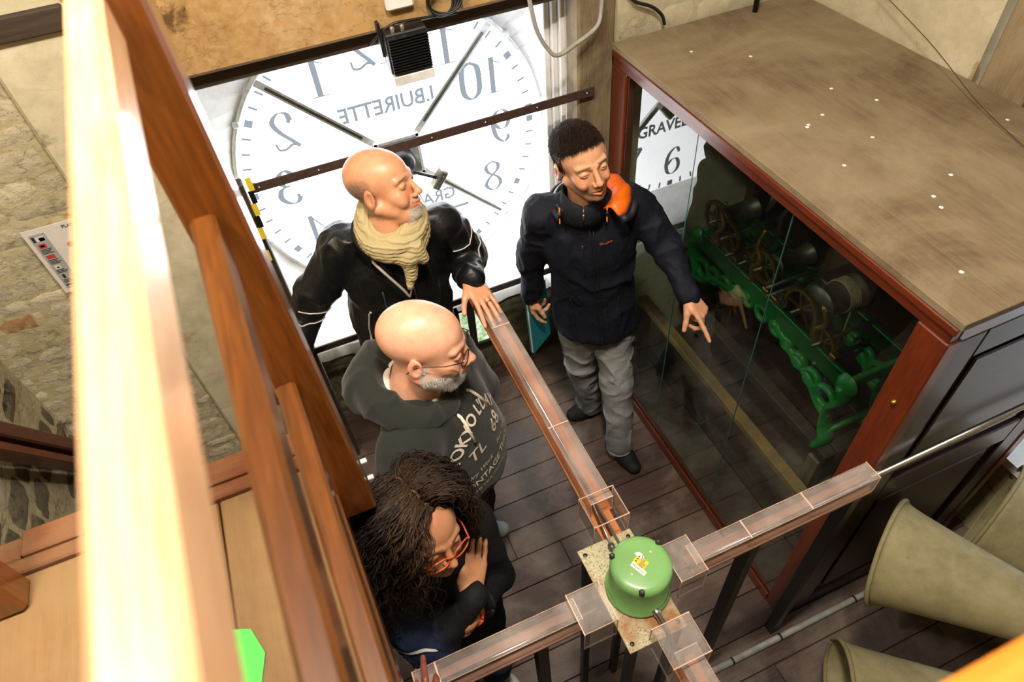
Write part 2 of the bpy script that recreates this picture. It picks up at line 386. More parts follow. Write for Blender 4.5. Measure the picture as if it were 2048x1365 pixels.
# ---- rubble stone courses
def stone_vf(u0, u1, v0, v1, proud, r):
    """one rough stone face in (u, v, out): a 5x4 grid dropping to the mortar at its rim"""
    nu, nv = 5, 4; V = []; F = []
    for j in range(nv):
        for i in range(nu):
            a = i / (nu - 1); b = j / (nv - 1); edge = i in (0, nu - 1) or j in (0, nv - 1)
            corner = i in (0, nu - 1) and j in (0, nv - 1)
            ju = r.uniform(-.004, .004); jv = r.uniform(-.004, .004)
            if corner: ju += (.006 if i == 0 else -.006); jv += (.004 if j == 0 else -.004)
            V.append((u0 + (u1 - u0) * a + ju, v0 + (v1 - v0) * b + jv, -.001 if edge else proud * .4 + r.uniform(-.002, .002)))
    for j in range(nv - 1):
        for i in range(nu - 1):
            q = j * nu + i; F.append((q, q + 1, q + nu + 1, q + nu))
    return V, F
def stone_field(parent, O, U, V_, Nn, ulo, uhi, vlo, vhi, hmin, hmax, lmin, lmax, mats, skip=.0, hole=None, proud=.008):
    r = rng; O, U, V_, Nn = [np.array(a, float) for a in (O, U, V_, Nn)]
    v = vlo
    while v < vhi - .02:
        h = min(r.uniform(hmin, hmax), vhi - v); u = ulo - r.uniform(0, lmin)
        while u < uhi - .01:
            L = r.uniform(lmin, lmax); a = max(u, ulo); b = min(u + L, uhi); u += L
            if b - a < .03 or r.random() < skip: continue
            if hole and hole((a + b) / 2, v + h / 2): continue
            m = r.choices([x[0] for x in mats], [x[1] for x in mats])[0]
            vv, ff = stone_vf(a + .002, b - .002, v + .002, v + h - .002, proud + r.uniform(-.003, .006), r)
            P = [O + p[0] * U + p[1] * V_ + p[2] * Nn for p in vv]
            o = mesh_obj('stone' if m != 'redbrick' else 'brick', P, ff, M[m], parent, True); fixn(o)
            if Vector(o.data.polygons[5].normal).dot(Vector(Nn)) < 0: o.data.flip_normals()
        v += h
# back wall: masonry left of the dial opening, knee wall below it, masonry above and right
wb = struct('wall_back')
box('masonry', (-1.4, 2.12, -.05), (-.56, 2.5, 3.9), M['mortar'], wb)
box('masonry', (1.20, 2.12, -.05), (2.3, 2.5, 3.9), M['plaster'], wb)
box('masonry', (-.56, 2.16, 2.2), (1.20, 2.5, 3.9), M['mortar'], wb)
box('masonry', (-.62, 2.31, -.05), (1.25, 2.9, .50), M['greystone'], wb)
stone_field(wb, (0, 2.12, 0), (1, 0, 0), (0, 0, 1), (0, -1, 0), -1.16, -.60, .15, 2.17, .055, .10, .10, .24, [('stone', 14), ('redbrick', 1.0)], .06, proud=.006)
stone_field(wb, (0, 2.31, 0), (1, 0, 0), (0, 0, 1), (0, -1, 0), -.60, 1.2, .0, .50, .055, .10, .10, .26, [('greystone', 1)], .0, proud=.016)
stone_field(wb, (0, 2.12, 0), (1, 0, 0), (0, 0, 1), (0, -1, 0), 1.215, 1.98, 1.72, 2.12, .07, .12, .12, .26, [('plaster', 6), ('stone', 2)], .25, proud=.006)
# left wall, right wall, near wall
wl = struct('wall_left')
box('masonry', (-1.4, -1.3, -.05), (-1.15, 2.3, 3.9), M['mortar'], wl)
stone_field(wl, (-1.15, 0, 0), (0, 1, 0), (0, 0, 1), (1, 0, 0), .9, 2.11, .1, 1.7, .07, .12, .10, .24, [('greystone', 3), ('stone', 1)], .1, proud=.006)
wr = struct('wall_right')
box('masonry', (2.0, 1.30, -.05), (2.3, 2.4, 3.9), M['plaster'], wr)
box('masonry', (2.0, -1.3, -.05), (2.3, -.22, 3.9), M['plaster'], wr)
box('masonry', (2.0, -.22, 2.05), (2.3, 1.30, 3.9), M['plaster'], wr)
box('masonry', (2.16, -.22, -.05), (2.8, 1.30, .46), M['mortar'], wr)
box('plaster_sill', (2.13, -.22, .46), (2.78, 1.30, .50), M['white_plaster'], wr)
box('plaster_reveal', (2.2, 1.20, .50), (2.75, 1.32, 2.05), M['white_plaster'], wr)
box('plaster_reveal', (2.2, -.24, .50), (2.75, -.12, 2.05), M['white_plaster'], wr)
wn = struct('wall_front')
box('masonry', (-1.4, -1.3, -.05), (2.3, -1.15, 3.9), M['mortar'], wn)
cl = struct('ceiling')
box('ceiling_board', (-1.4, -1.3, 3.88), (2.3, 2.5, 3.96), M['oldwood_x'], cl)
for i in range(5): box('joist', (-1.4, -1.0 + i * .75, 3.74), (2.3, -.88 + i * .75, 3.9), M['oldwood_x'], cl, .01)

# ---- the dial recess: white embrasure with a round opening
DC = np.array((.455, 2.70, 1.175)); DR = .70
win = struct('window_1')
def ring_plate(name, y, r, lo, hi, mat, parent, n=72):
    """wall with a circular hole, splayed so the dial lights it"""
    V = []; F = []
    for k in range(n):
        a = 2 * PI * k / n; c, s = math.cos(a), math.sin(a)
        V.append((DC[0] + r * c, y, DC[2] + r * s))
        t = min((hi[0] - DC[0]) / c if c > 1e-9 else (lo[0] - DC[0]) / c if c < -1e-9 else 9, (hi[1] - DC[2]) / s if s > 1e-9 else (lo[1] - DC[2]) / s if s < -1e-9 else 9)
        V.append((DC[0] + t * c, y - .36, DC[2] + t * s))  # outer edge brought into the room, a splay shaped to catch the dial's light
    for k in range(n):
        a = 2 * k; b = 2 * ((k + 1) % n); F.append((a, b, b + 1, a + 1))
    return mesh_obj(name, V, F, mat, parent)
ring_plate('plaster_surround', 2.69, DR - .005, (-.45, .2), (1.36, 2.3), M['white_plaster'], win)
lathe('hole_edge', [(DR - .005, 0), (DR - .005, .05)], DC + (0, -.01, 0), M['white_plaster'], win, (0, 1, 0), 72)
def quad(name, pts, mat, parent, th=(0, 0, 0)):
    P = [np.array(p, float) for p in pts]; Q = [p + np.array(th) for p in P]
    return fixn(mesh_obj(name, P + Q, [(0, 1, 2, 3), (7, 6, 5, 4), (0, 4, 5, 1), (1, 5, 6, 2), (2, 6, 7, 3), (3, 7, 4, 0)], mat, parent))
quad('reveal_left', [(-.20, 2.14, .40), (-.27, 2.70, .40), (-.27, 2.70, 2.25), (-.20, 2.14, 2.25)], M['mortar'], win, (-.1, 0, 0))
quad('reveal_right', [(1.06, 2.20, .40), (1.22, 2.70, .40), (1.22, 2.70, 2.25), (1.06, 2.20, 2.25)], M['white_plaster'], win, (.1, 0, 0))
quad('reveal_top', [(-.4, 2.2, 2.0), (1.3, 2.2, 2.0), (1.3, 2.72, 2.05), (-.4, 2.72, 2.05)], M['white_plaster'], win, (0, 0, .1))
# whitewashed sill, its near edge broken and uneven over the stone
V = []; F = []; n = 26
for i in range(n + 1):
    x = -.27 + 1.5 * i / n; e = .02 * math.sin(i * .8) + .012 * math.sin(i * 2.1)
    V += [(x, 2.70, .505), (x, 2.42, .525), (x, 2.302, .535 + .3 * e), (x, 2.290, .475 + e)]
for i in range(n):
    for j in range(3): a = 4 * i + j; F.append((a, a + 1, a + 5, a + 4))
mesh_obj('whitewashed_sill', V, F, M['white_plaster'], win, True)
for i in range(3):   # white vertical lining boards beside the right post
    box('lining_board', (1.058 - .022 * (i + 1) + .001, 2.20 + .02 * i, .5), (1.058 - .022 * i, 2.24 + .02 * i, 2.05), M['white_plaster'], win, .003)
rm = []
pts = [(DC[0] + (DR - .004) * math.cos(a), 2.675, DC[2] + (DR - .004) * math.sin(a)) for a in np.linspace(0, 2 * PI, 73)]
tube('dial_rim', pts, .010, M['rim'], win, 6)
for a in (8, 38, -22, -52, 100, 150, 197, 228):
    a = math.radians(a); p = DC + np.array((DR * math.cos(a), -.03, DR * math.sin(a)))
    box('rim_clip', p - .013, p + .013, M['rim'], win, .004)
# small glazed hatch low in the recess, foliage beyond
hat = thing('hatch_window', (.60, 2.60, .35), 'small low glazed hatch below the dial showing bright green foliage outside', 'window', kind=None)
m_, nt_, bs_ = nt_of('foliage_outside'); nt_.nodes.remove(bs_); e_ = N(nt_, 'ShaderNodeEmission', Strength=1.0)
nz_ = noise(nt_, mapping(nt_, rnd=False).outputs[0], 22, 8, .75)
nt_.links.new(ramp(nt_, nz_, [(.36, lin('6f8a5a')), (.5, lin('b4cf9c')), (.62, lin('eef6e8'))]).outputs[0], e_.inputs[0]); nt_.links.new(e_.outputs[0], nt_.nodes['Material Output'].inputs[0])
box('pane', (.50, 2.285, .26), (.66, 2.289, .52), m_, hat)
for lo, hi in (((.485, 2.27, .25), (.50, 2.30, .535)), ((.66, 2.27, .25), (.675, 2.30, .535)), ((.485, 2.27, .52), (.675, 2.30, .535)), ((.485, 2.27, .245), (.675, 2.30, .26))):
    box('frame_bar', lo, hi, M['blackiron'], hat)

# ---- timber frame round the recess
def post(name, lo, hi, label, mat='oldwood_z', cat='post'):
    t = box(name, lo, hi, M[mat], None, .008); return tag(t, label, cat)
post('timber_post', (1.058, 2.10, 0), (1.205, 2.20, 2.4), 'weathered grey-brown timber post between dial and glass case, with a black smear')
tag(bpy.data.objects['timber_post'], None, None)
o = box('stone_pier', (-.63, 2.09, 0), (-.30, 2.3, 2.3), M['plaster'], None, .01); tag(o, 'pale plastered pier left of the dial behind the newel post', 'pier')
o = box('timber_stud', (-.30, 2.085, 0), (-.215, 2.3, 2.05), M['oldwood_z'], None, .008); tag(o, 'narrow weathered timber upright at the left edge of the dial', 'post')
o = box('dark_upright_board', (-.215, 2.07, 0), (-.17, 2.12, 1.62), M['darkwood'], None, .004); tag(o, 'thin dark board standing upright at the left rim of the dial', 'board')
o = box('timber_beam', (-.33, 2.05, 1.99), (1.4, 2.19, 2.26), M['beamwood'], None, .012); tag(o, 'thick stained timber beam running across above the dial', 'beam')
o = box('dark_ledger', (-.20, 2.10, 1.935), (1.045, 2.19, 1.99), M['darkwood'], None, .004); tag(o, 'dark thin batten under the thick stained beam', 'batten')
o = box('iron_ledge_beam', (-1.15, 2.07, 2.175), (-.40, 2.12, 2.235), M['darkwood'], None, .004); tag(o, 'dark horizontal rail across the stone wall, top left', 'beam')
for nm, z, x0, x1, lb in (('iron_bar', 1.59, -.155, 1.115, 'rust-brown flat iron bar across the middle of the dial'), ('iron_bar', .785, -.215, 1.06, 'rust-brown flat iron bar low across the white sill')):
    t = box(nm, (x0, 2.078, z - .016), (x1, 2.084, z + .016), M['iron'], None); tag(t, lb, 'iron bar')
    for i in range(7):
        p = (x0 + .03 + i * (x1 - x0 - .06) / 6, 2.078, z); lathe('rivet', [(0, .004), (.004, .003), (.005, 0)], p, M['steel'], t, (0, -1, 0), 8)
t = thing('hazard_tape_strip', (-.18, 2.06, 1.1), 'black and yellow striped hazard strip hanging by the left rim of the dial', 'hazard strip')
for i in range(12):
    z1 = 1.645 - i * .048; xx = -.148 - .072 * i / 11
    box('black_stripe' if i % 2 else 'yellow_stripe', (xx - .009, 2.058, z1 - .048), (xx + .009, 2.062, z1), M['black_plastic'] if i % 2 else M['yellow'], t)
# right-hand recess post and plank beside the case
o = box('timber_post', (1.988, 1.12, 0), (2.06, 1.27, 3.6), M['oldwood_z'], None, .008); tag(o, 'weathered timber post against the wall at top right behind the case', 'post')
o = box('timber_post', (1.988, .92, 0), (2.06, 1.115, 3.6), M['oldwood_z'], None, .008); tag(o, 'second timber post at the far top right edge of the photo', 'post')

# ---- dials
def catmull(P, n=8):
    P = np.array(P, float); Q = np.vstack([2 * P[0] - P[1], P, 2 * P[-1] - P[-2]]); out = []
    for i in range(1, len(Q) - 2):
        for t in np.linspace(0, 1, n, endpoint=False):
            a, b, c, d = Q[i - 1:i + 3]
            out.append(.5 * ((2 * b) + (-a + c) * t + (2 * a - 5 * b + 4 * c - d) * t * t + (-a + 3 * b - 3 * c + d) * t ** 3))
    out.append(P[-1]); return np.array(out)
def stroke(P, thin=.045, thick=.16, smooth=True, n=8):
    Q = catmull(P, n) if smooth else np.array(P, float)
    T = np.gradient(Q, axis=0); T /= np.linalg.norm(T, axis=1)[:, None] + 1e-9
    w = thin + (thick - thin) * np.abs(T[:, 1]) ** 1.6
    Nn = np.stack([-T[:, 1], T[:, 0]], 1); A = Q + Nn * w[:, None] / 2; B = Q - Nn * w[:, None] / 2
    V = [p for ab in zip(A, B) for p in ab]; F = [(2 * i, 2 * i + 1, 2 * i + 3, 2 * i + 2) for i in range(len(Q) - 1)]
    return V, F
def blob(x, y, r=.055, n=10):
    return [np.array((x + r * math.cos(2 * PI * k / n), y + r * math.sin(2 * PI * k / n))) for k in range(n)], [tuple(range(n))]
def bar2(x0, y0, x1, y1): return [np.array(p) for p in ((x0, y0), (x1, y0), (x1, y1), (x0, y1))], [(0, 1, 2, 3)]
def digit(ch):
    S = []
    if ch == '1': S = [bar2(.25, 0, .40, 1), bar2(.10, 0, .55, .03), stroke([(.36, .99), (.26, .88), (.08, .80)], .03, .05)]
    elif ch == '0': S = [stroke([(.32, 1), (.12, .85), (.08, .5), (.12, .15), (.32, 0), (.52, .15), (.56, .5), (.52, .85), (.32, 1)])]
    elif ch == '2': S = [stroke([(.10, .74), (.16, .95), (.36, .99), (.54, .80), (.44, .52), (.20, .22), (.05, .03)], .03, .14), stroke([(.05, .04), (.22, .12), (.42, .03), (.58, .06), (.62, .24)], .07, .06), blob(.15, .74)]
    elif ch == '3': S = [stroke([(.08, .85), (.28, 1), (.50, .80), (.38, .57), (.24, .54)]), stroke([(.24, .54), (.48, .48), (.56, .24), (.40, .03), (.20, 0), (.06, .16)]), blob(.11, .80), blob(.11, .20)]
    elif ch == '4': S = [bar2(.38, 0, .52, 1), stroke([(.44, .98), (.02, .28)], .03, .05, False), bar2(.02, .25, .68, .285), bar2(.26, 0, .64, .03)]
    elif ch == '5': S = [bar2(.14, .90, .52, 1), bar2(.12, .55, .15, 1), stroke([(.13, .55), (.34, .64), (.56, .45), (.54, .16), (.30, 0), (.07, .15)]), blob(.12, .18)]
    elif ch == '6': S = [stroke([(.54, .86), (.38, 1), (.16, .80), (.08, .42), (.16, .10), (.34, 0), (.52, .12), (.56, .34), (.46, .55), (.28, .56), (.12, .38)], .03, .14), blob(.51, .84)]
    elif ch == '9': S = [stroke([(.10, .14), (.26, 0), (.48, .20), (.56, .58), (.48, .90), (.30, 1), (.12, .88), (.08, .66), (.18, .45), (.36, .44), (.52, .62)], .03, .14), blob(.13, .16)]
    elif ch == '7': S = [bar2(.06, .90, .60, 1), stroke([(.58, .95), (.34, .50), (.24, 0)], .04, .15), bar2(.06, .78, .09, 1)]
    elif ch == '8': S = [stroke([(.32, 1), (.14, .88), (.16, .68), (.46, .42), (.54, .20), (.32, 0), (.10, .18), (.16, .42), (.44, .64), (.50, .86), (.32, 1)], .03, .13)]
    return join([([(p[0], p[1], 0) for p in v], f) for v, f in S])
def text_vf(s, size=1.0, sx=1.0, bold=0.0, res=2, shear=0):
    c = bpy.data.curves.new('t', 'FONT'); c.body = s; c.size = size; c.align_x = 'CENTER'; c.align_y = 'CENTER'; c.resolution_u = res; c.offset = bold; c.shear = shear
    o = bpy.data.objects.new('t', c); COL.objects.link(o); dg = bpy.context.evaluated_depsgraph_get()
    me = bpy.data.meshes.new_from_object(o.evaluated_get(dg))
    V = [(v.co.x * sx, v.co.y, 0) for v in me.vertices]; F = [tuple(p.vertices) for p in me.polygons]
    bpy.data.objects.remove(o); bpy.data.curves.remove(c); bpy.data.meshes.remove(me); return V, F
def build_dial(C, ex, ey, out, mat, full, label):
    """C centre, ex = right of the dial as seen from outside, ey up, out = towards the room"""
    C, ex, ey, out = [np.array(a, float) for a in (C, ex, ey, out)]
    d = thing('clock_dial', tuple(C), label, 'clock dial')
    pl = lambda v, h: [C + p[0] * ex + p[1] * ey + h * out for p in v]
    n = 96; ring = [(DR * math.cos(2 * PI * k / n), DR * math.sin(2 * PI * k / n)) for k in range(n)]
    V = pl(ring, 0) + pl(ring, -.01); mesh_obj('dial_glass', V, [tuple(range(n)), tuple(range(2 * n - 1, n - 1, -1))], mat, d)
    if not full: return d
    for h in range(1, 13):
        a = math.radians(90 - 30 * h); s = str(h); H = .165; w = .105 if len(s) == 2 else 0
        parts = []
        for i, ch in enumerate(s):
            v, f = digit(ch); adv = (.62 if ch != '1' else .52) * H
            x0 = -.31 * H if len(s) == 1 else (-.60 * H if i == 0 else .02 * H)
            if s == '11': x0 += .05 * H
            parts.append(([(p[0] * H + x0 + .505 * math.cos(a), p[1] * H - H / 2 + .505 * math.sin(a)) for p in v], f))
        v, f = join(parts); mesh_obj('numeral', pl(v, .004), f, M['numeral'], d)
    V = []; F = []
    for k in range(60):
        a = 2 * PI * k / 60; c = np.array((math.cos(a), math.sin(a))); t = np.array((-c[1], c[0]))
        r0, r1, w = (.632, .664, .016) if k % 5 == 0 else (.630, .666, .0052)
        q = [c * r0 - t * w, c * r1 - t * w, c * r1 + t * w, c * r0 + t * w]; F.append(tuple(range(len(V), len(V) + 4))); V += q
    mesh_obj('minute_marks', pl(V, .004), F, M['numeral'], d)['kind'] = 'stuff'
    v, f = text_vf('J.BUIRETTE', .096, .92, .0024); mesh_obj('lettering', pl([(p[0], p[1] + .245) for p in v], .004), f, M['numeral'], d)
    v, f = text_vf('GRAVELINES', .092, .92, .0024); mesh_obj('lettering', pl([(p[0], p[1] - .275) for p in v], .004), f, M['numeral'], d)
    for k in range(4):
        a = PI / 4 + k * PI / 2; c = np.array((math.cos(a), math.sin(a), 0)); A = C + .13 * (c[0] * ex + c[1] * ey) + .012 * out; B = C + .70 * (c[0] * ex + c[1] * ey) + .012 * out
        b = beam('dial_bar', A, B, .030, .016, M['rim'], d, out); s = np.cross(B - A, out); s /= np.linalg.norm(s)
        beam('bar_core', A + .0085 * out + .12 * (B - A), B + .0085 * out - .1 * (B - A), .011, .004, M['dull_steel'], b, out)
    q = .095
    for k in range(4):
        a = k * PI / 2; c = math.cos(a); s = math.sin(a); e1 = c * ex + s * ey; e2 = -s * ex + c * ey
        beam('hub_frame', C + q * e1 - (q + .008) * e2 + .02 * out, C + q * e1 + (q + .008) * e2 + .02 * out, .012, .03, M['rim'], d, out)
    mesh_obj('hub_plate', pl([(-q, -q), (q, -q), (q, q), (-q, q)], .012), [(0, 1, 2, 3)], M['rim'], d)
    lathe('motion_work', [(0, .09), (.045, .088), (.055, .07), (.058, 0)], C + .012 * out, M['blackiron'], d, out, 24)
    return d
build_dial(DC + (0, 0, 0), (-1, 0, 0), (0, 0, 1), (0, -1, 0), M['dial'], True, 'large round backlit clock dial seen from behind, numerals reversed')
build_dial((2.72, .54, 1.175), (0, 1, 0), (0, 0, 1), (-1, 0, 0), M['dial_side'], False, 'backlit clock dial in the right wall recess, behind the horns')
# counterweight of the minute hand, standing off the hub towards the lower right
t = thing('hand_counterweight', (.53, 2.60, 1.10), 'small grey block counterweight on a black rod beside the dial hub', 'counterweight')
beam('rod', (.475, 2.56, 1.165), (.585, 2.60, 1.075), .010, .014, M['blackiron'], t)
v, f = beam_vf((.585, 2.60, 1.075), (.615, 2.60, 1.052), .10, .055, (0, -1, 0), .006); fixn(mesh_obj('weight_block', v, f, M['dull_steel'], t))
for s in (-1, 1): lathe('bolt', [(0, .006), (.006, .005), (.007, 0)], (.597 + s * .018, 2.578, 1.062 + s * .022), M['steel'], t, (0, -1, 0), 8)
# ================================================================= LANDING AND BALUSTRADES
ld = thing('landing', (-.6, .3, 1.66), 'tan boarded stair landing with brown edge planks, lower left', 'landing')
box('board', (-1.14, -1.1, 1.655), (-.362, .868, 1.678), M['ply'], ld, .003)
box('board', (-.358, -1.1, 1.655), (-.150, .868, 1.678), M['ply'], ld, .003)
box('edge_plank', (-.725, .905, 1.645), (-.150, .962, 1.692), M['plank_lt'], ld, .004)
box('edge_plank', (-.760, .870, 1.650), (-.150, .903, 1.688), M['plank_lt'], ld, .004)
box('edge_plank', (-.775, .905, 1.650), (-.730, .955, 1.684), M['plank_lt'], ld, .004)
box('joist', (-1.14, .78, 1.56), (-.17, .84, 1.653), M['oldwood_x'], ld); box('joist', (-1.14, .1, 1.56), (-.17, .16, 1.653), M['oldwood_x'], ld)
bd = np.array((-.042, .999, 0))
def P_rail(y, z, x_at=-.117): return np.array((x_at - .042 * (y - .3), y, z))
bl = thing('balustrade', (-.105, .78, 1.6), 'varnished wooden balustrade with blurred bright handrail running up the left of the photo', 'balustrade')
beam('handrail', P_rail(-1.0, 2.612, -.1035), P_rail(.7425, 2.612, -.1035), .033, .056, M['handrail_y'], bl, ch=.006)
beam('rail', P_rail(-1.0, 2.358, -.100), P_rail(.745, 2.358, -.100), .031, .055, M['rail_y'], bl, ch=.005)
beam('rail', P_rail(-1.0, 2.042, -.104), P_rail(.745, 2.042, -.104), .031, .055, M['rail_y'], bl, ch=.005)
beam('bottom_rail', P_rail(-1.0, 1.715, -.125), P_rail(.745, 1.715, -.125), .030, .050, M['rail_y'], bl, ch=.004)
beam('edge_board', P_rail(-1.0, 1.645, -.137), P_rail(.745, 1.645, -.137), .022, .075, M['plank_lt'], bl, ch=.002)
v, f = box_vf((-.142, .742, 1.640), (-.073, .815, 2.80), .005); fixn(mesh_obj('newel_post', v, f, M['newel'], bl))
for z in (1.74, 1.80): lathe('peg', [(0, .012), (.005, .011), (.005, 0)], (-.070, .775, z - .04), M['white_plastic'], bl, (1, 0, 0), 8)
bo = thing('balustrade', (.5, -.02, 2.4), 'bright orange blurred handrail crossing the bottom right corner', 'balustrade')
beam('handrail', (-.06, -.012, 2.47), (1.9, -.012, 2.47), .055, .06, M['orange_x'], bo, ch=.008)
box('newel_post', (1.2, -.05, 1.6), (1.27, .03, 2.44), M['newel'], bo, .004)
o = box('stair_post', (-.765, .79, 1.679), (-.705, .855, 2.75), M['newel'], None, .008); tag(o, 'short orange-brown stair post cut by the left edge of the photo', 'post')
sr = thing('stair_handrail', (-1.05, 1.7, 1.3), 'dark reddish handrail sloping down across the stone wall at far left', 'handrail')
A = np.array((-1.05, 1.665, 1.29)); d_ = np.array((-.03, .50, -.86)); d_ /= np.linalg.norm(d_)
beam('rail', A - .5 * d_, A + .75 * d_, .07, .05, M['mahog_z'], sr, (0, .86, .5), .006)
beam('lower_rail', A - .5 * d_ + (0, -.045, -.02), A + .75 * d_ + (0, -.055, -.03), .06, .03, M['mahog_z'], sr, (0, .86, .5), .004)
v = [(-.37, .60, 1.681), (-.335, .585, 1.6815), (-.318, .535, 1.681), (-.345, .44, 1.6805), (-.42, .44, 1.680), (-.40, .59, 1.681)]
o = mesh_obj('green_sheet', v + [(a, b, c - .0015) for a, b, c in v], [(0, 1, 2, 3, 4, 5), (11, 10, 9, 8, 7, 6)] + [(i, i + 6, (i + 1) % 6 + 6, (i + 1) % 6) for i in range(6)], M['neon']); fixn(o)
tag(o, 'bright green paper sheet lying on the tan landing at the bottom', 'paper')

# ================================================================= GLASS CASE
cs = thing('display_case', (1.6, 1.3, 0), 'large mahogany and glass case with a dusty board top housing the old clock movement', 'display case')
X0, X1, Y0, Y1, ZT = 1.19, 1.985, .56, 2.085, 1.75
nb = 6; bw = (X1 + .0 - (X0 - .005)) / nb
for i in range(nb):
    a = X0 - .005 + i * bw; box('top_board', (a + .0008, Y0 - .01, 1.728 + rng.uniform(-.001, .001)), (a + bw - .0008, Y1, ZT), M['dusty_top'], cs, .0015)
box('top_rail', (X0, Y0 + .004, 1.672), (X0 + .030, Y1 - .002, 1.727), M['mahog_y'], cs, .004)
box('top_moulding', (X0 - .006, Y0 - .004, 1.705), (X0 + .004, Y1, 1.727), M['mahog_y'], cs, .003)
box('top_rail', (X0 + .03, Y0 + .004, 1.66), (X1, Y0 + .034, 1.727), M['mahog_x'], cs, .004)
box('corner_post', (X0, Y0, 0), (X0 + .045, Y0 + .088, 1.672), M['mahog_z'], cs, .004)
box('corner_post', (X0, 1.985, 0), (X0 + .045, Y1, 1.672), M['mahog_z'], cs, .004)
box('corner_post', (X1 - .045, Y0, 0), (X1, Y0 + .05, 1.672), M['mahog_z'], cs, .004)
box('corner_post', (X1 - .045, 2.03, 0), (X1, Y1, 1.672), M['mahog_z'], cs, .004)
box('bottom_rail', (X0, Y0 + .088, 0), (X0 + .04, 1.985, .042), M['mahog_y'], cs, .004)
box('glazing_bead', (X0 - .004, Y0 + .088, .0), (X0 + .006, 1.985, .055), M['mahog_y'], cs, .002)
box('inner_floor', (X0 + .04, Y0 + .03, .0), (X1, Y1, .012), M['floor'], cs)
for ya, yb in ((Y0 + .086, 1.088), (1.090, 1.543), (1.545, 1.99)): box('glass_pane', (1.1985, ya, .04), (1.2015, yb, 1.675), M['glass'], cs)
for ys in (1.089, 1.544): box('glass_joint', (1.197, ys - .0007, .04), (1.2022, ys + .0007, 1.675), M['glass_edge'], cs)
# panelled near end: stiles, rails, two sunk panels
box('end_panel', (X0 + .045, Y0 + .020, .03), (X1 - .045, Y0 + .028, 1.66), M['panel_x'], cs)
box('end_stile', (X0 + .046, Y0 + .004, 0), (X0 + .13, Y0 + .030, 1.66), M['panel_x'], cs, .004)
box('end_stile', (X1 - .13, Y0 + .004, 0), (X1 - .046, Y0 + .030, 1.66), M['panel_x'], cs, .004)
for z0, z1 in ((0, .10), (.86, .98), (1.56, 1.66)): box('end_rail', (X0 + .131, Y0 + .004, z0), (X1 - .131, Y0 + .030, z1), M['panel_x'], cs, .004)
for z0, z1 in ((.135, .825), (1.015, 1.525)): box('raised_field', (X0 + .175, Y0 + .010, z0 + .0), (X1 - .175, Y0 + .019, z1), M['panel_x'], cs, .006)
v = []; 
for nm, x, y, z in (('knob', X0 - .001, .60, 1.42),): lathe('brass_knob', [(0, .010), (.006, .008), (.007, 0)], (X0, y, z), M['brass'], cs, (-1, 0, 0), 10)
box('back_panel', (X1 - .008, Y0 + .05, .02), (X1, 2.03, 1.67), M['panel_x'], cs)
def droppings(name, pts, label):
    parts = []
    for i, p in enumerate(pts):
        parts.append(lathe_vf([(0, .002), (rng.uniform(.003, .006), .001), (.006, 0)], p, n=6))
    v, f = join(parts); return v, f
v, f = droppings('x', [(X0 + .04 + rng.random() * .72, Y0 + .1 + rng.random() * 1.3, ZT) for i in range(16)], '')
o = mesh_obj('bird_droppings', v, f, M['white_plastic'], cs); o['kind'] = 'stuff'
o = tube('vertical_rod', [(1.745, 2.03, 1.751), (1.745, 2.03, 3.87)], .010, M['blackiron']); tag(o, 'thin dark rod rising from the back of the dusty case top', 'rod')
o = tube('wire', catmull([(1.95, 1.90, 1.95), (1.93, 1.45, 1.83), (1.86, 1.15, 1.77), (1.78, .85, 1.756), (1.70, .62, 1.756)], 6), .0012, M['iron'], n=5); tag(o, 'thin wire slung over the dusty case top', 'wire')

# ---- timbers and clock movement inside the case
o = box('timber_sill', (1.335, .66, .46), (1.385, 2.0, .50), M['oldwood_x'], None, .006); tag(o, 'light brown timber running low behind the case glass', 'timber')
for x in (1.36,):
    for y in (.70, 1.95): box('timber_foot', (x - .02, y - .02, .012), (x + .02, y + .02, .459), M['darkwood'], o)
st = thing('clock_stand', (1.75, 1.4, 0), 'grey timber stand under the green clock movement', 'stand')
for x in (1.66, 1.93): box('stand_beam', (x - .03, .95, .29), (x + .03, 2.06, .345), M['darkwood'], st, .006)
for y in (.98, 2.0): box('cross_beam', (1.695, y - .035, .27), (1.895, y + .035, .345), M['darkwood'], st, .006)
for x in (1.66, 1.93):
    for y in (1.0, 1.98): box('stand_leg', (x - .03, y - .03, .012), (x + .03, y + .03, .269), M['oldwood_z'], st, .005)
box('floor_bearer', (1.42, .70, .013), (1.46, 2.0, .035), M['darkwood'], st, .004)
mv = thing('clock_movement', (1.75, 1.5, .35), 'antique turret clock movement on a dark green cast iron frame with brass wheels', 'clock movement')
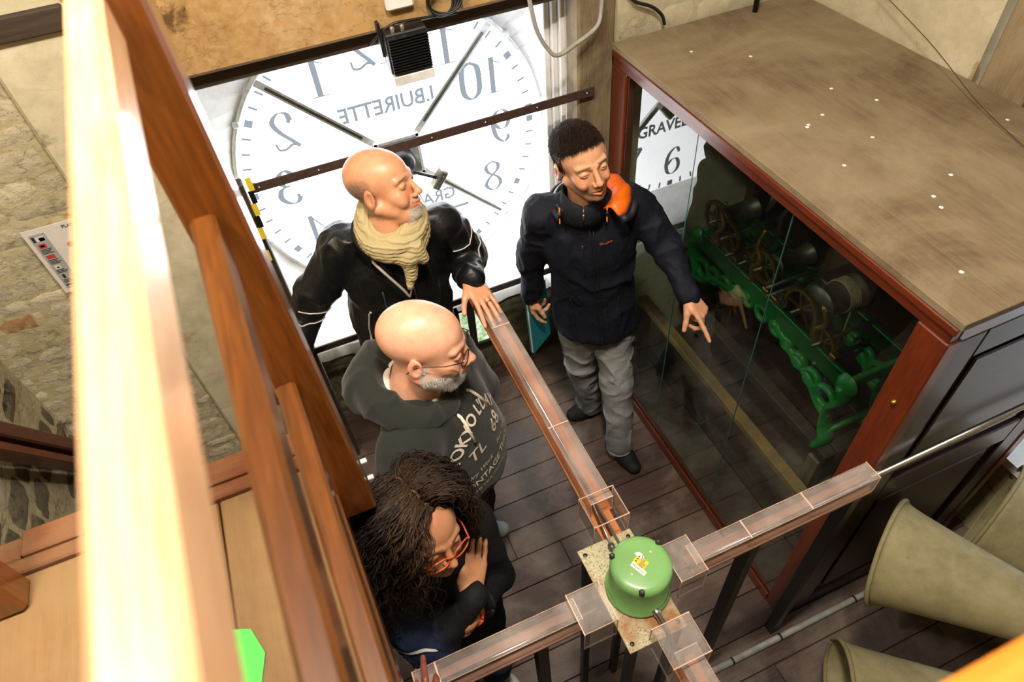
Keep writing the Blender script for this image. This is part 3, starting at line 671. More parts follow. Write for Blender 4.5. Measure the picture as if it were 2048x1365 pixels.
def iron_side(x):
    t = .022; parts = []
    parts.append(beam_vf((x, .99, .735), (x, 2.05, .735), t, .095, ch=.006))
    for yc, sgn in ((1.02, 1), (2.02, -1)):   # curved cabriole leg
        c = catmull([(0, .74), (-.015 * sgn, .66), (.03 * sgn, .56), (.02 * sgn, .46), (-.01 * sgn, .40), (0, .35)], 6)
        parts.append(tube_vf([(x, yc + p[0], p[1]) for p in c], [.058 - .022 * math.sin(PI * i / (len(c) - 1)) for i in range(len(c))], 10, flat=.4))
        for k in range(4):   # S scroll bracket descending from the band
            yy = yc + sgn * (.07 + .085 * k); zz = .66 - .02 * 0 - (.12 - .035 * k) * .6; r = .046 - .007 * k
            ring = [(x, yy + r * math.cos(a), zz + r * math.sin(a)) for a in np.linspace(0, 2 * PI, 17)]
            parts.append(tube_vf(ring, .018, 6, cap=False, flat=.8))
        c = catmull([(.02 * sgn, .50), (.09 * sgn, .53), (.17 * sgn, .60), (.30 * sgn, .64), (.42 * sgn, .70)], 5)
        parts.append(tube_vf([(x, yc + p[0], p[1]) for p in c], .022, 6))
    for k in range(3):
        yy = 1.42 + .10 * k; ring = [(x, yy + .036 * math.cos(a), .675 + .036 * math.sin(a)) for a in np.linspace(0, 2 * PI, 17)]; parts.append(tube_vf(ring, .014, 6, cap=False))
    v, f = join(parts); return mesh_obj('frame_side', v, f, M['green_iron'], mv, True)
iron_side(1.66); iron_side(1.93)
for y in (1.02, 2.02): beam('frame_end', (1.671, y, .745), (1.919, y, .745), .022, .06, M['green_iron'], mv, ch=.005)
for y in (1.02, 2.02): tube('tie_rod', [(1.66, y, .43), (1.93, y, .43)], .012, M['green_iron'], mv)
for y, sz in ((1.02, .05), (2.02, .045)): lathe('corner_boss', [(0, .03), (.03, .027), (sz, 0)], (1.655, y, .745), M['green_iron'], mv, (-1, 0, 0), 14)
def gear(name, c, r, nt_, w, mat, axis=(1, 0, 0), spokes=5, parent=None):
    s, u, d = frame_of(axis); c = np.array(c, float); parts = []
    prof = []; V = []; F = []; n = nt_ * 4
    for k in range(n):
        a = 2 * PI * k / n; ro = r if k % 4 in (0, 1) else r * .93
        for (rr, z) in ((r * .80, -w / 2), (ro, -w / 2), (ro, w / 2), (r * .80, w / 2)): V.append(c + d * z + rr * (math.cos(a) * s + math.sin(a) * u))
    for k in range(n):
        for j in range(4): a = 4 * k; b = 4 * ((k + 1) % n); F.append((a + j, b + j, b + (j + 1) % 4, a + (j + 1) % 4))
    parts.append((V, F))
    for k in range(spokes):
        a = 2 * PI * k / spokes; e = math.cos(a) * s + math.sin(a) * u
        parts.append(beam_vf(c + e * r * .1, c + e * r * .84, w * .7, r * .10, up=np.cross(d, e)))
    parts.append(lathe_vf([(0, -w), (r * .16, -w), (r * .16, w), (0, w)], c, d, 12))
    v, f = join(parts); return mesh_obj(name, v, f, mat, parent)
for c, r, n_, w in (((1.70, 1.96, .86), .095, 40, .014), ((1.68, 1.84, .86), .075, 34, .014), ((1.67, 1.59, .88), .080, 36, .014), ((1.69, 1.36, .83), .095, 44, .014), ((1.67, 1.20, .80), .070, 30, .012), ((1.70, 1.72, .80), .05, 24, .012)):
    gear('brass_wheel', c, r, n_, w, M['brass'], parent=mv)
    tube('arbor', [(c[0] - .05, c[1], c[2]), (1.94, c[1], c[2])], .007, M['dull_steel'], mv, 8)
for yc, zc, xa, xb, r in ((1.33, .86, 1.74, 1.925, .062), (1.60, .85, 1.74, 1.92, .040), (1.98, .84, 1.73, 1.92, .045)):
    lathe('winding_drum', [(0, 0), (r * 1.25, 0), (r * 1.25, .008), (r, .010), (r, xb - xa - .01), (r * 1.2, xb - xa - .008), (r * 1.2, xb - xa), (0, xb - xa)], (xa, yc, zc), M['dull_steel'], mv, (1, 0, 0), 28)
parts = []
for k in range(7):
    ring = [(1.885 - .0075 * k, 1.33 + .068 * math.cos(a), .86 + .068 * math.sin(a)) for a in np.linspace(0, 2 * PI, 25)]; parts.append(tube_vf(ring, .0038, 5, cap=False))
v, f = join(parts); mesh_obj('rope_coils', v, f, M['rope'], mv, True)
tube('hanging_rope', [(1.86, 1.27, .84), (1.86, 1.25, .36)], .003, M['rope'], mv, 6)
for y, h in ((1.88, 1.02), (1.62, 1.06), (1.22, .95)):
    c = catmull([(0, .78), (.02, .84), (-.015, .90), (.02, .96), (0, h)], 5)
    tube('lever_arm', [(1.66, y + p[0], p[1]) for p in c], [.014 - .006 * i / (len(c) - 1) for i in range(len(c))], M['brass'], mv, 8)
for y in (1.12, 1.47, 1.53, 1.75, 1.90): box('bearing_block', (1.645, y - .018, .784), (1.675, y + .018, .815), M['brass'], mv, .004)
for y, z in ((1.18, .70), (1.50, .80), (1.52, .83), (1.80, .79)): tube('cross_rod', [(1.64, y, z), (1.94, y, z)], .009, M['dull_steel'], mv, 8)
t = thing('setting_dial', (1.66, 1.34, .93), 'small steel setting disc with spokes on the clock movement', 'disc')
gear('disc', (1.645, 1.43, .84), .035, 20, .006, M['dull_steel'], parent=t, spokes=8)

# ================================================================= DRIVE CHANNELS, MOTOR
def hollow(name, lo, hi, ax, th, mat, parent, edge=None, ends=False, top=True, bottom=False):
    """clear sheet channel: separate sheets with real thickness; ax = long axis"""
    lo = np.array(lo, float); hi = np.array(hi, float); o = 1 - ax
    l2 = lo.copy(); h2 = hi.copy(); h2[o] = lo[o] + th; box(name + '_side', l2, h2, mat, parent)
    l2 = lo.copy(); h2 = hi.copy(); l2[o] = hi[o] - th; box(name + '_side', l2, h2, mat, parent)
    if top:
        l2 = lo.copy(); h2 = hi.copy(); l2[2] = hi[2] - th; l2[o] += th; h2[o] -= th; box(name + '_top', l2, h2, mat, parent)
    if ends:
        for s in ends:
            l2 = lo.copy(); h2 = hi.copy(); l2[o] += th; h2[o] -= th; h2[2] -= th
            if s < 0: h2[ax] = lo[ax] + th
            else: l2[ax] = hi[ax] - th
            box(name + '_end', l2, h2, mat, parent)
    # bright sawn edges along the arrises
    e = .0022
    for so in (0, 1):
        for z in ((hi[2]),):
            c = lo.copy(); d = hi.copy(); c[o] = d[o] = (hi[o] - e * .5 if so else lo[o] + e * .5); c[2] = d[2] = z - e * .5
            beam(name + '_arris', c, d, e, e, M['plexi_edge'], parent)
    for s in (0, 1):
        for a, b in (((lo[o], hi[2]), (hi[o], hi[2])), ((lo[o], lo[2]), (lo[o], hi[2])), ((hi[o], lo[2]), (hi[o], hi[2]))):
            c = np.zeros(3); d = np.zeros(3); c[ax] = d[ax] = hi[ax] if s else lo[ax]
            c[o], c[2] = a; d[o], d[2] = b; beam(name + '_arris', c, d, e, e, M['plexi_edge'], parent)
ZC = 1.19
def channel(lo, hi, ax, label, wood, shaft, ends=False, joints=()):
    t = thing('drive_channel', ((lo[0] + hi[0]) / 2, (lo[1] + hi[1]) / 2, ZC - .08), label, 'acrylic channel', 'clear covered channels for the hand drive shafts')
    o = 1 - ax; l = [lo[0], lo[1], ZC - .068]; h = [hi[0], hi[1], ZC]
    hollow('cover', l, h, ax, .003, M['plexi'], t, ends=ends)
    bl_ = list(l); bh = list(h); bl_[o] -= .002; bh[o] += .002; bl_[2] = ZC - .080; bh[2] = ZC - .069; box('base_board', bl_, bh, wood, t, .002)
    for j in joints:
        jl = list(l); jh = list(h); jl[ax] = j - .002; jh[ax] = j + .002; jl[2] = ZC - .001; jh[2] = ZC + .001; box('joint_strip', jl, jh, M['plexi_edge'], t)
    a = np.zeros(3); b = np.zeros(3); a[ax], b[ax] = shaft; a[o] = b[o] = (lo[o] + hi[o]) / 2 - .008; a[2] = b[2] = ZC - .038
    tube('drive_shaft', [a, b], .0045, M['steel'], t, 10)
    return t
tN = channel((.432, .775), (.498, 1.80), 1, 'clear acrylic channel running from the green motor towards the big dial, orange wood inside', M['ch_wood'], (.66, 2.58), joints=(1.05, 1.5))
tE = channel((.595, .519), (1.168, .573), 0, 'clear acrylic channel ending at the corner of the glass case', M['ch_wood_x'], (.55, 1.16), ends=(1,), joints=(.76, .95))
tW = channel((-.14, .517), (.275, .572), 0, 'clear acrylic channel at the bottom, running left from the motor past the woman', M['ch_wood_x'], (-.13, .33), joints=(-.085,))
tS = channel((.430, -.8), (.490, .36), 1, 'clear acrylic channel leaving at the bottom edge below the motor', M['ch_wood'], (-.7, .42))
for lo, hi, ax, lb in (((.402, .70), (.505, .79), 1, 'open clear acrylic box over the shaft on the dial side of the motor'), ((.528, .487), (.602, .588), 0, 'clear acrylic box between the motor and the case channel'),
                       ((.258, .472), (.345, .575), 0, 'clear acrylic box left of the green motor'), ((.404, .325), (.504, .42), 1, 'clear acrylic box below the motor at the bottom edge')):
    t = thing('shaft_cover', ((lo[0] + hi[0]) / 2, (lo[1] + hi[1]) / 2, ZC - .07), lb, 'acrylic box')
    first = lb.startswith('open')
    hollow('sheet', (lo[0], lo[1], ZC - .072), (hi[0], hi[1], ZC + .028), ax, .004, M['plexi'], t, top=not first)
    if first: box('base_board', (.43, .66, ZC - .080), (.490, .78, ZC - .070), M['ch_wood'], t, .002)
o = beam('support_leg', (.44, 1.78, 1.109), (.53, 2.2, .0), .03, .04, M['blackiron']); tag(o, 'black steel leg slanting from the far end of the channel to the wall foot', 'leg')
# stainless drive tube running on to the right dial in front of the case
o = tube('drive_tube', [(1.172, .543, ZC - .04), (2.66, .543, ZC - .04)], .009, M['steel'], n=12); tag(o, 'long bright steel tube running past the dark case end to the right', 'tube')
# support frame
fr = thing('motor_stand', (.43, .545, 0), 'black steel leg frame carrying the rusty motor plate', 'stand')
for x in (.365, .490):
    for y in (.43, .665): box('leg', (x - .012, y - .012, 0), (x + .012, y + .012, 1.143), M['blackiron'], fr, .002)
box('cross_bar', (.353, .42, 1.12), (.502, .44, 1.143), M['blackiron'], fr); box('cross_bar', (.353, .655, 1.12), (.502, .675, 1.143), M['blackiron'], fr)
for x0, y0, lb in ((1.135, .545, 'black steel leg under the end of the channel beside the case corner'), (.80, .545, 'black steel leg under the right-hand channel near the motor'), (.17, .545, 'black steel leg under the left-hand channel')):
    o = box('support_leg', (x0 - .015, y0 - .020, 0), (x0 + .015, y0 + .020, ZC - .081), M['blackiron'], None, .002); tag(o, lb, 'leg')
pl = thing('motor_plate', (.426, .55, 1.148), 'square-cornered rust-speckled steel plate under the green motor', 'plate')
box('plate', (.347, .410, 1.144), (.504, .690, 1.150), M['rustplate'], pl, .001)
for x, y in ((.362, .672), (.489, .672), (.362, .428), (.489, .428)): lathe('bolt_hole', [(0, .0012), (.005, .001), (.006, 0)], (x, y, 1.15), M['blackiron'], pl, n=12)
mo = thing('motor', (.444, .545, 1.152), 'green enamelled round motor gearbox with three black knobs and a yellow label', 'motor')
MC = np.array((.444, .545, 1.152)); MR = .076
lathe('housing', [(MR + .004, 0), (MR + .006, .004), (MR + .004, .010), (MR - .001, .014), (MR - .001, .115), (MR - .003, .125), (MR - .010, .131), (MR - .020, .133), (0, .134)], MC, M['green_motor'], mo, n=64)
for a in (140, 25, 241):
    a = math.radians(a); c = MC + np.array(((MR - .006) * math.cos(a), (MR - .006) * math.sin(a), .126))
    lathe('knob', [(.0075, 0), (.0075, .010), (.005, .012), (0, .012)], c, M['black_plastic'], mo, n=6, smooth=False)
    lathe('knob_pin', [(.0018, 0), (.0016, .003), (0, .003)], c + (0, 0, .012), M['steel'], mo, n=8)
def flat_at(name, v2, f, c, ang, z, mat, parent, s=1.0):
    ca, sa = math.cos(ang), math.sin(ang)
    return mesh_obj(name, [(c[0] + s * (p[0] * ca - p[1] * sa), c[1] + s * (p[0] * sa + p[1] * ca), z) for p in v2], f, mat, parent)
zt = MC[2] + .1345; ang = math.radians(-66)
flat_at('yellow_label', [(-.016, -.010), (.016, -.010), (.016, .014), (-.016, .014)], [(0, 1, 2, 3)], MC + (-.002, .002, 0), ang, zt, M['yellow'], mo)
flat_at('white_label', [(-.020, -.018), (.020, -.018), (.020, -.006), (-.020, -.006)], [(0, 1, 2, 3)], MC + (-.002, -.004, 0), ang, zt + .0004, M['white_plastic'], mo)
flat_at('scale_sticker', [(.012 * math.cos(a), .012 * math.sin(a)) for a in np.linspace(0, PI, 12)], [tuple(range(12))], MC + (.002, .0165, 0), ang, zt + .0001, M['white_plastic'], mo)
flat_at('scale_arc', [(r * math.cos(a), r * math.sin(a)) for a in np.linspace(.1, 1.2, 8) for r in (.0085, .0105)], [(2 * i, 2 * i + 1, 2 * i + 3, 2 * i + 2) for i in range(7)], MC + (.002, .0165, 0), ang, zt + .0005, M['redprint'], mo)
v, f = text_vf('MQ4/220', .0088); flat_at('lettering', [(p[0], p[1] - .012) for p in v], f, MC + (-.002, -.004, 0), ang, zt + .0008, M['ink'], mo)
v, f = text_vf('CE', .009, bold=.0002); flat_at('lettering', [(p[0] + .002, p[1] + .009) for p in v], f, MC + (-.002, .002, 0), ang, zt + .0004, M['ink'], mo)
for k in range(5): flat_at('small_print', [(-.002, .003 - .0028 * k), (.013, .003 - .0028 * k), (.013, .0042 - .0028 * k), (-.002, .0042 - .0028 * k)], [(0, 1, 2, 3)], MC + (-.002, .002, 0), ang, zt + .0004, M['ink'], mo)
for k in range(3): flat_at('warning_triangle', [(-.014, .010 - .007 * k), (-.007, .010 - .007 * k), (-.0105, .0145 - .007 * k)], [(0, 1, 2)], MC + (-.002, .002, 0), ang, zt + .0004, M['ink'], mo)
for x, y in ((.035, .016), (-.034, -.014)): lathe('filler_spot', [(0, .0012), (.003, .001), (.0034, 0)], MC + (x, y, .1335), M['plexi_edge'], mo, n=8)
lathe('output_shaft', [(0, -.02), (.010, -.02), (.010, 0), (.008, .001), (.008, .022), (.005, .023), (.005, .05), (0, .05)], MC + (.006, -MR - .012, .012), M['steel'], mo, (0, -1, 0), 16)
lathe('universal_joint', [(0, 0), (.009, 0), (.009, .016), (.006, .018), (.006, .030), (.009, .031), (.009, .045), (0, .045)], MC + (-.012, MR, .012), M['dull_steel'], mo, (0, 1, 0), 12)
o = tube('drive_shaft', [(.432, .655, 1.164), (.447, .80, 1.155)], .0035, M['steel'], n=8); tag(o, 'thin steel shaft from the motor through the open clear box', 'shaft')

# ================================================================= HORNS, PIPES
def horn(M_, ax, r, L, label, bend=0):
    t = thing('horn_speaker', tuple(M_), label, 'horn loudspeaker'); ax = np.array(ax, float); ax /= np.linalg.norm(ax)
    prof = []; nn = 22
    for i in range(nn + 1):
        s = i / nn; prof.append((r * (.30 + .70 * (1 - s) ** 1.15) * (1.0 + .05 * math.exp(-s * 26)), s * L))
    inner = [(p[0] - .004, p[1] + .002) for p in prof][::-1]
    lathe('bell', prof + inner, M_, M['horn'], t, ax, 56, closed=True)
    rr = prof[0][0]; s_, u_, d_ = frame_of(ax)
    tube('rolled_rim', [np.array(M_) + rr * (math.cos(a) * s_ + math.sin(a) * u_) for a in np.linspace(0, 2 * PI, 57)], .0075, M['horn'], t, 8)
    lathe('driver', [(.30 * r, 0), (.34 * r, .01), (.34 * r, .12), (0, .13)], np.array(M_) + ax * L, M['horn'], t, ax, 24)
    e = np.array(M_) + ax * (L + .06); tube('stand_pole', [e, (e[0], e[1], 0)], .014, M['blackiron'], t, 10); lathe('stand_foot', [(0, .012), (.07, .01), (.07, 0)], (e[0], e[1], 0), M['blackiron'], t, n=20)
    return t
horn((1.345, .455, .69), (.45, -.86, .25), .170, .62, 'khaki dusty horn loudspeaker with rusty rim, mouth towards the case, in the middle')
horn((1.10, .245, .33), (.85, -.52, -.02), .13, .7, 'khaki horn loudspeaker at the bottom edge, mouth opening seen')
horn((1.93, .47, .42), (.35, -.93, .0), .22, .6, 'khaki horn loudspeaker with black stain at the right edge')
cp = thing('floor_conduit', (1.4, .5, .014), 'grey conduit pipe clipped along the floor beside the case', 'pipe')
tube('pipe', [(.72, .500, .014), (2.0, .500, .014)], .0125, M['greypipe'], cp, 12)
for x in (.92, 1.14, 1.5, 1.85): lathe('clip', [(.0145, 0), (.0145, .008)], (x, .500, .014), M['black_plastic'], cp, (1, 0, 0), 12)
cp = thing('floor_conduit', (2.1, .35, .014), 'second grey conduit on the floor turning towards the front at right', 'pipe')
tube('pipe', [(2.05, .52, .014), (2.11, -.4, .014)], .0125, M['greypipe'], cp, 12)
for y in (.46, .2): lathe('clip', [(.0145, 0), (.0145, .008)], (2.05 + .065 * (.52 - y), y, .014), M['black_plastic'], cp, (0, 1, 0), 12)

# ================================================================= ON THE BEAM AND WALLS
fl = thing('floodlight', (.435, 2.0, 1.95), 'black finned floodlight hanging from the beam in front of the dial', 'floodlight')
a = np.array((-.012, -.012, -.12)); 
v, f = box_vf((.372, 1.985, 1.885), (.502, 2.048, 2.005), .004); fixn(mesh_obj('body', v, f, M['black_plastic'], fl))
for k in range(13):
    z = 1.893 + k * .0085; box('fin', (.376, 1.966, z), (.498, 1.985, z + .003), M['black_plastic'], fl)
v, f = box_vf((.374, 1.972, 1.853), (.500, 2.046, 1.884), .003); fixn(mesh_obj('lower_housing', v, f, M['rim'], fl))
for x in (.40, .43): lathe('cable_gland', [(.007, 0), (.007, .018), (.005, .02), (0, .02)], (x, 1.995, 2.004), M['steel'], fl, n=10)
box('bracket', (.362, 2.02, 1.93), (.371, 2.046, 2.03), M['blackiron'], fl)
o = box('junction_box', (.402, 2.022, 2.052), (.486, 2.050, 2.13), M['white_plastic'], None, .006); tag(o, 'white plastic junction box on the beam at the top edge', 'junction box')
cb = []
for k in range(4):
    rx = .040 + .004 * k; ring = [(.566 + .004 * k + rx * math.cos(a), 2.030 + .006 * math.sin(a * 2) - .004 * k, 2.052 + (.048 - .003 * k) * math.sin(a)) for a in np.linspace(0, 2 * PI, 29)]; cb.append(tube_vf(ring, .0042, 7, cap=False))
v, f = join(cb); o = mesh_obj('cable_coil', v, f, M['black_plastic'], None, True); tag(o, 'coil of black cable hanging on the beam at the top edge', 'cable')
def cable(pts, r, mat, label):
    o = tube('cable', catmull(pts, 7), r, mat, n=8); return tag(o, label, 'cable')
cable([(.850, 2.04, 2.06), (.855, 2.035, 1.99), (.872, 2.03, 1.893), (.905, 2.03, 1.825), (.945, 2.03, 1.787), (1.03, 2.04, 1.808), (1.11, 2.06, 1.835), (1.135, 2.08, 1.88), (1.143, 2.088, 1.95), (1.145, 2.09, 2.05)], .0075, M['greypipe'], 'thick grey-brown cable looping down from the beam and across the timber post')
cable([(1.24, 2.10, 1.90), (1.28, 2.095, 1.865), (1.34, 2.09, 1.838), (1.384, 2.09, 1.80), (1.397, 2.085, 1.765)], .006, M['black_plastic'], 'short black cable on the wall above the back of the case')
cable([(.33, 2.045, 1.965), (.40, 2.03, 2.012), (.47, 2.03, 2.014), (.62, 2.045, 1.995)], .004, M['black_plastic'], 'black cable along the underside edge of the beam')
# evacuation plan
sg = thing('evacuation_plan', (-.65, 2.095, 1.53), 'white evacuation plan sheet headed PLAN D\'ÉVACUATION fixed to the stone wall', 'sign')
SX0, SX1, SZ0, SZ1 = -.826, -.45, 1.405, 1.655; SY = 2.092
box('sheet', (SX0, SY, SZ0), (SX1, SY + .003, SZ1), M['paper'], sg)
def dec(name, x0, x1, z0, z1, mat, k=1): return mesh_obj(name, [(SX0 + x0, SY - .0004 * k, SZ1 - z0), (SX0 + x1, SY - .0004 * k, SZ1 - z0), (SX0 + x1, SY - .0004 * k, SZ1 - z1), (SX0 + x0, SY - .0004 * k, SZ1 - z1)], [(0, 1, 2, 3)], mat, sg)
dec('legend_strip', .012, .058, .018, .235, M['greyprint'])
for x0, x1, z0, z1, m in ((.016, .024, .024, .044, 'ink'), (.026, .052, .026, .044, 'paper'), (.034, .050, .032, .044, 'redprint'), (.020, .042, .054, .070, 'redprint'), (.025, .036, .058, .066, 'paper'), (.020, .044, .098, .112, 'redprint'), (.022, .038, .140, .154, 'paper'), (.027, .033, .146, .152, 'redprint'), (.024, .032, .178, .194, 'ink'), (.016, .052, .218, .224, 'ink')): dec('symbol', x0, x1, z0, z1, M[m], 2)
for i in range(14):
    z = (.074, .079, .084, .089, .116, .121, .126, .131, .158, .163, .168, .199, .204, .209)[i]; dec('text_line', .018, .050 - .004 * (i % 3), z, z + .0028, M['ink'], 2)
for x0, x1, z0, z1 in ((.128, .25, .042, .060), (.128, .150, .060, .10), (.145, .16, .14, .155)): dec('plan_block', x0, x1, z0, z1, plain('plan_green', lin('7c8a80'), .6, nscale=20, var=.05, bstr=0) if x0 == .128 and z0 == .042 else bpy.data.materials['plan_green'], 1)
dec('plan_outline', .150, .152, .10, .20, M['greyprint'], 1)
v = [(SX0 + .105 + .011 * math.cos(a), SY - .001, SZ1 - .082 + .011 * math.sin(a)) for a in np.linspace(0, 2 * PI, 20, endpoint=False)]; mesh_obj('you_are_here_dot', v, [tuple(range(20))], M['redprint'], sg)
dec('logo', .080, .094, .205, .216, M['redprint'], 1); dec('logo', .080, .094, .212, .218, M['ink'], 2)
def wtext(s, x, z, size, mat='ink', bold=0):
    v, f = text_vf(s, size, bold=bold); return mesh_obj('lettering', [(SX0 + x + p[0], SY - .0012, SZ1 - z + p[1]) for p in v], f, M[mat], sg)
wtext("PLAN D'ÉVACUATION", .185, .016, .015, bold=.0003); wtext('LE BEFFROI', .188, .030, .010, bold=.0002)
dec('title_frame', .150, .226, .0225, .0232, M['ink'], 2); dec('title_frame', .150, .1507, .0225, .040, M['ink'], 2)
# ceiling lamps (sources of the warm light)
for (x, y, sz, lb) in ((.30, .55, .16, 'round warm ceiling lamp above the motor'), (-.75, .55, .11, 'round warm ceiling lamp above the landing')):
    t = thing('ceiling_lamp', (x, y, 3.85), lb, 'lamp'); lathe('lamp_base', [(0, .06), (sz + .02, .06), (sz + .02, .03), (sz + .01, .028)], (x, y, 3.80), M['white_plastic'], t, n=24)
    lathe('lamp_glass', [(0, .030), (sz, .030), (sz, .024), (0, .022)], (x, y, 3.80), M['lamp'], t, n=24)
# ================================================================= PEOPLE: signed-distance sculpting kit
nrm = lambda v: np.array(v, float) / (np.linalg.norm(v) + 1e-12)
_tab = np.random.RandomState(3).rand(32, 32, 32)
def vnoise(P):
    P = np.asarray(P, float); i = np.floor(P).astype(int); f = P - i; f = f * f * (3 - 2 * f); out = 0
    for dx in (0, 1):
        for dy in (0, 1):
            for dz in (0, 1):
                w = (f[:, 0] if dx else 1 - f[:, 0]) * (f[:, 1] if dy else 1 - f[:, 1]) * (f[:, 2] if dz else 1 - f[:, 2])
                out = out + w * _tab[(i[:, 0] + dx) % 32, (i[:, 1] + dy) % 32, (i[:, 2] + dz) % 32]
    return out
def fbm(P, o=3):
    s = 0; a = 1; t = 0
    for k in range(o): s = s + a * vnoise(P * 2 ** k + 7.3 * k); t += a; a *= .5
    return s / t
class Sdf:
    def __init__(self, lo, hi, h):
        self.lo = np.array(lo, float); self.h = h
        self.n = np.ceil((np.array(hi, float) - self.lo) / h).astype(int) + 1
        self.ax = [self.lo[i] + h * np.arange(self.n[i]) for i in range(3)]
        self.F = np.full(tuple(self.n), 1.0, np.float32)
    def _sub(self, lo, hi):
        a = np.clip(np.floor((lo - self.lo) / self.h).astype(int), 0, self.n); b = np.clip(np.ceil((hi - self.lo) / self.h).astype(int) + 1, 0, self.n)
        sl = tuple(slice(a[i], b[i]) for i in range(3))
        X = self.ax[0][sl[0]][:, None, None]; Y = self.ax[1][sl[1]][None, :, None]; Z = self.ax[2][sl[2]][None, None, :]
        return sl, X, Y, Z
    def _op(self, sl, d, k, sub):
        F = self.F[sl]
        if F.size == 0: return
        d = d.astype(np.float32)
        if sub: h = np.clip(.5 - .5 * (F + d) / k, 0, 1); self.F[sl] = F * (1 - h) - d * h + k * h * (1 - h)
        else: h = np.clip(.5 + .5 * (d - F) / k, 0, 1); self.F[sl] = d * (1 - h) + F * h - k * h * (1 - h)
    def cap(self, a, b, ra, rb=None, k=.01, sub=False, sq=None):
        rb = ra if rb is None else rb; a = np.array(a, float); b = np.array(b, float); m = max(ra, rb) * (1.3 if sq is None else 1.6) + 2 * k + 2 * self.h
        sl, X, Y, Z = self._sub(np.minimum(a, b) - m, np.maximum(a, b) + m)
        ab = b - a; L = ab @ ab + 1e-12
        px, py, pz = X - a[0], Y - a[1], Z - a[2]
        t = np.clip((px * ab[0] + py * ab[1] + pz * ab[2]) / L, 0, 1)
        qx, qy, qz = px - t * ab[0], py - t * ab[1], pz - t * ab[2]
        d2 = qx * qx + qy * qy + qz * qz
        if sq is not None:
            n_, s = sq; n_ = nrm(n_); c = qx * n_[0] + qy * n_[1] + qz * n_[2]; d2 = d2 + c * c * (1 / (s * s) - 1)
        self._op(sl, np.sqrt(d2) - (ra + (rb - ra) * t), k, sub)
    def ell(self, c, r, R=None, k=.01, sub=False):
        c = np.array(c, float); r = np.array(r, float); R = np.eye(3) if R is None else R; m = r.max() + 2 * k + 2 * self.h
        sl, X, Y, Z = self._sub(c - m, c + m); p = (X - c[0], Y - c[1], Z - c[2])
        k0 = 0; k1 = 0
        for j in range(3):
            q = p[0] * R[0, j] + p[1] * R[1, j] + p[2] * R[2, j]; k0 = k0 + (q / r[j]) ** 2; k1 = k1 + (q / r[j] ** 2) ** 2
        k0 = np.sqrt(k0); k1 = np.sqrt(k1) + 1e-9
        self._op(sl, k0 * (k0 - 1) / k1, k, sub)
    def plane(self, p, n_, k=.01):
        """keep the side the normal points away from"""
        n_ = nrm(n_); d = (self.ax[0][:, None, None] - p[0]) * n_[0] + (self.ax[1][None, :, None] - p[1]) * n_[1] + (self.ax[2][None, None, :] - p[2]) * n_[2]
        self._op(tuple(slice(0, self.n[i]) for i in range(3)), -d, k, True)
    def mesh(self):
        F = self.F; h = self.h
        F[0], F[-1] = 1, 1; F[:, 0], F[:, -1] = 1, 1; F[:, :, 0], F[:, :, -1] = 1, 1
        S = F < 0; c = np.zeros(tuple(np.array(F.shape) - 1), np.int8); sh = c.shape
        off = [(x, y, z) for x in (0, 1) for y in (0, 1) for z in (0, 1)]
        for o in off: c += S[o[0]:o[0] + sh[0], o[1]:o[1] + sh[1], o[2]:o[2] + sh[2]]
        I = np.argwhere((c > 0) & (c < 8)); idx = np.full(sh, -1, np.int32); idx[tuple(I.T)] = np.arange(len(I))
        val = {o: F[I[:, 0] + o[0], I[:, 1] + o[1], I[:, 2] + o[2]] for o in off}
        acc = np.zeros((len(I), 3)); cnt = np.zeros(len(I))
        for o in off:
            for a in range(3):
                if o[a] == 0:
                    q = list(o); q[a] = 1; q = tuple(q); A, B = val[o], val[q]; m = (A < 0) != (B < 0)
                    t = np.where(m, A / np.where(m, A - B, 1), 0); P = np.tile(np.array(o, float), (len(I), 1)); P[:, a] = t
                    acc += P * m[:, None]; cnt += m
        V = self.lo + h * (I + acc / cnt[:, None]); Q = []
        for a in range(3):
            b, c_ = (a + 1) % 3, (a + 2) % 3
            s0 = [slice(0, -1)] * 3; s1 = [slice(0, -1)] * 3
            s0[a] = slice(0, -1); s1[a] = slice(1, None)
            for ax_ in (b, c_): s0[ax_] = slice(1, -1); s1[ax_] = slice(1, -1)
            A = S[tuple(s0)]; B = S[tuple(s1)]; E = np.argwhere(A != B); flip = A[tuple(E.T)]
            E[:, b] += 1; E[:, c_] += 1
            def g(db, dc):
                e = E.copy(); e[:, b] += db; e[:, c_] += dc; return idx[tuple(e.T)]
            q = np.stack([g(-1, -1), g(0, -1), g(0, 0), g(-1, 0)], 1); q[~flip] = q[~flip][:, ::-1]; Q.append(q)
        return V, np.vstack(Q).astype(np.int32)
def vnormals(V, Q):
    n = np.cross(V[Q[:, 2]] - V[Q[:, 0]], V[Q[:, 3]] - V[Q[:, 1]]); out = np.zeros_like(V)
    for j in range(4): np.add.at(out, Q[:, j], n)
    return out / (np.linalg.norm(out, axis=1)[:, None] + 1e-12)
def smoothv(V, Q, it=2, lam=.5):
    a = np.concatenate([Q[:, 0], Q[:, 1], Q[:, 2], Q[:, 3]]); b = np.concatenate([Q[:, 1], Q[:, 2], Q[:, 3], Q[:, 0]])
    for _ in range(it):
        s = np.zeros_like(V); n = np.zeros(len(V)); np.add.at(s, a, V[b]); np.add.at(n, a, 1); np.add.at(s, b, V[a]); np.add.at(n, b, 1)
        V = V + lam * (s / n[:, None] - V)
    return V
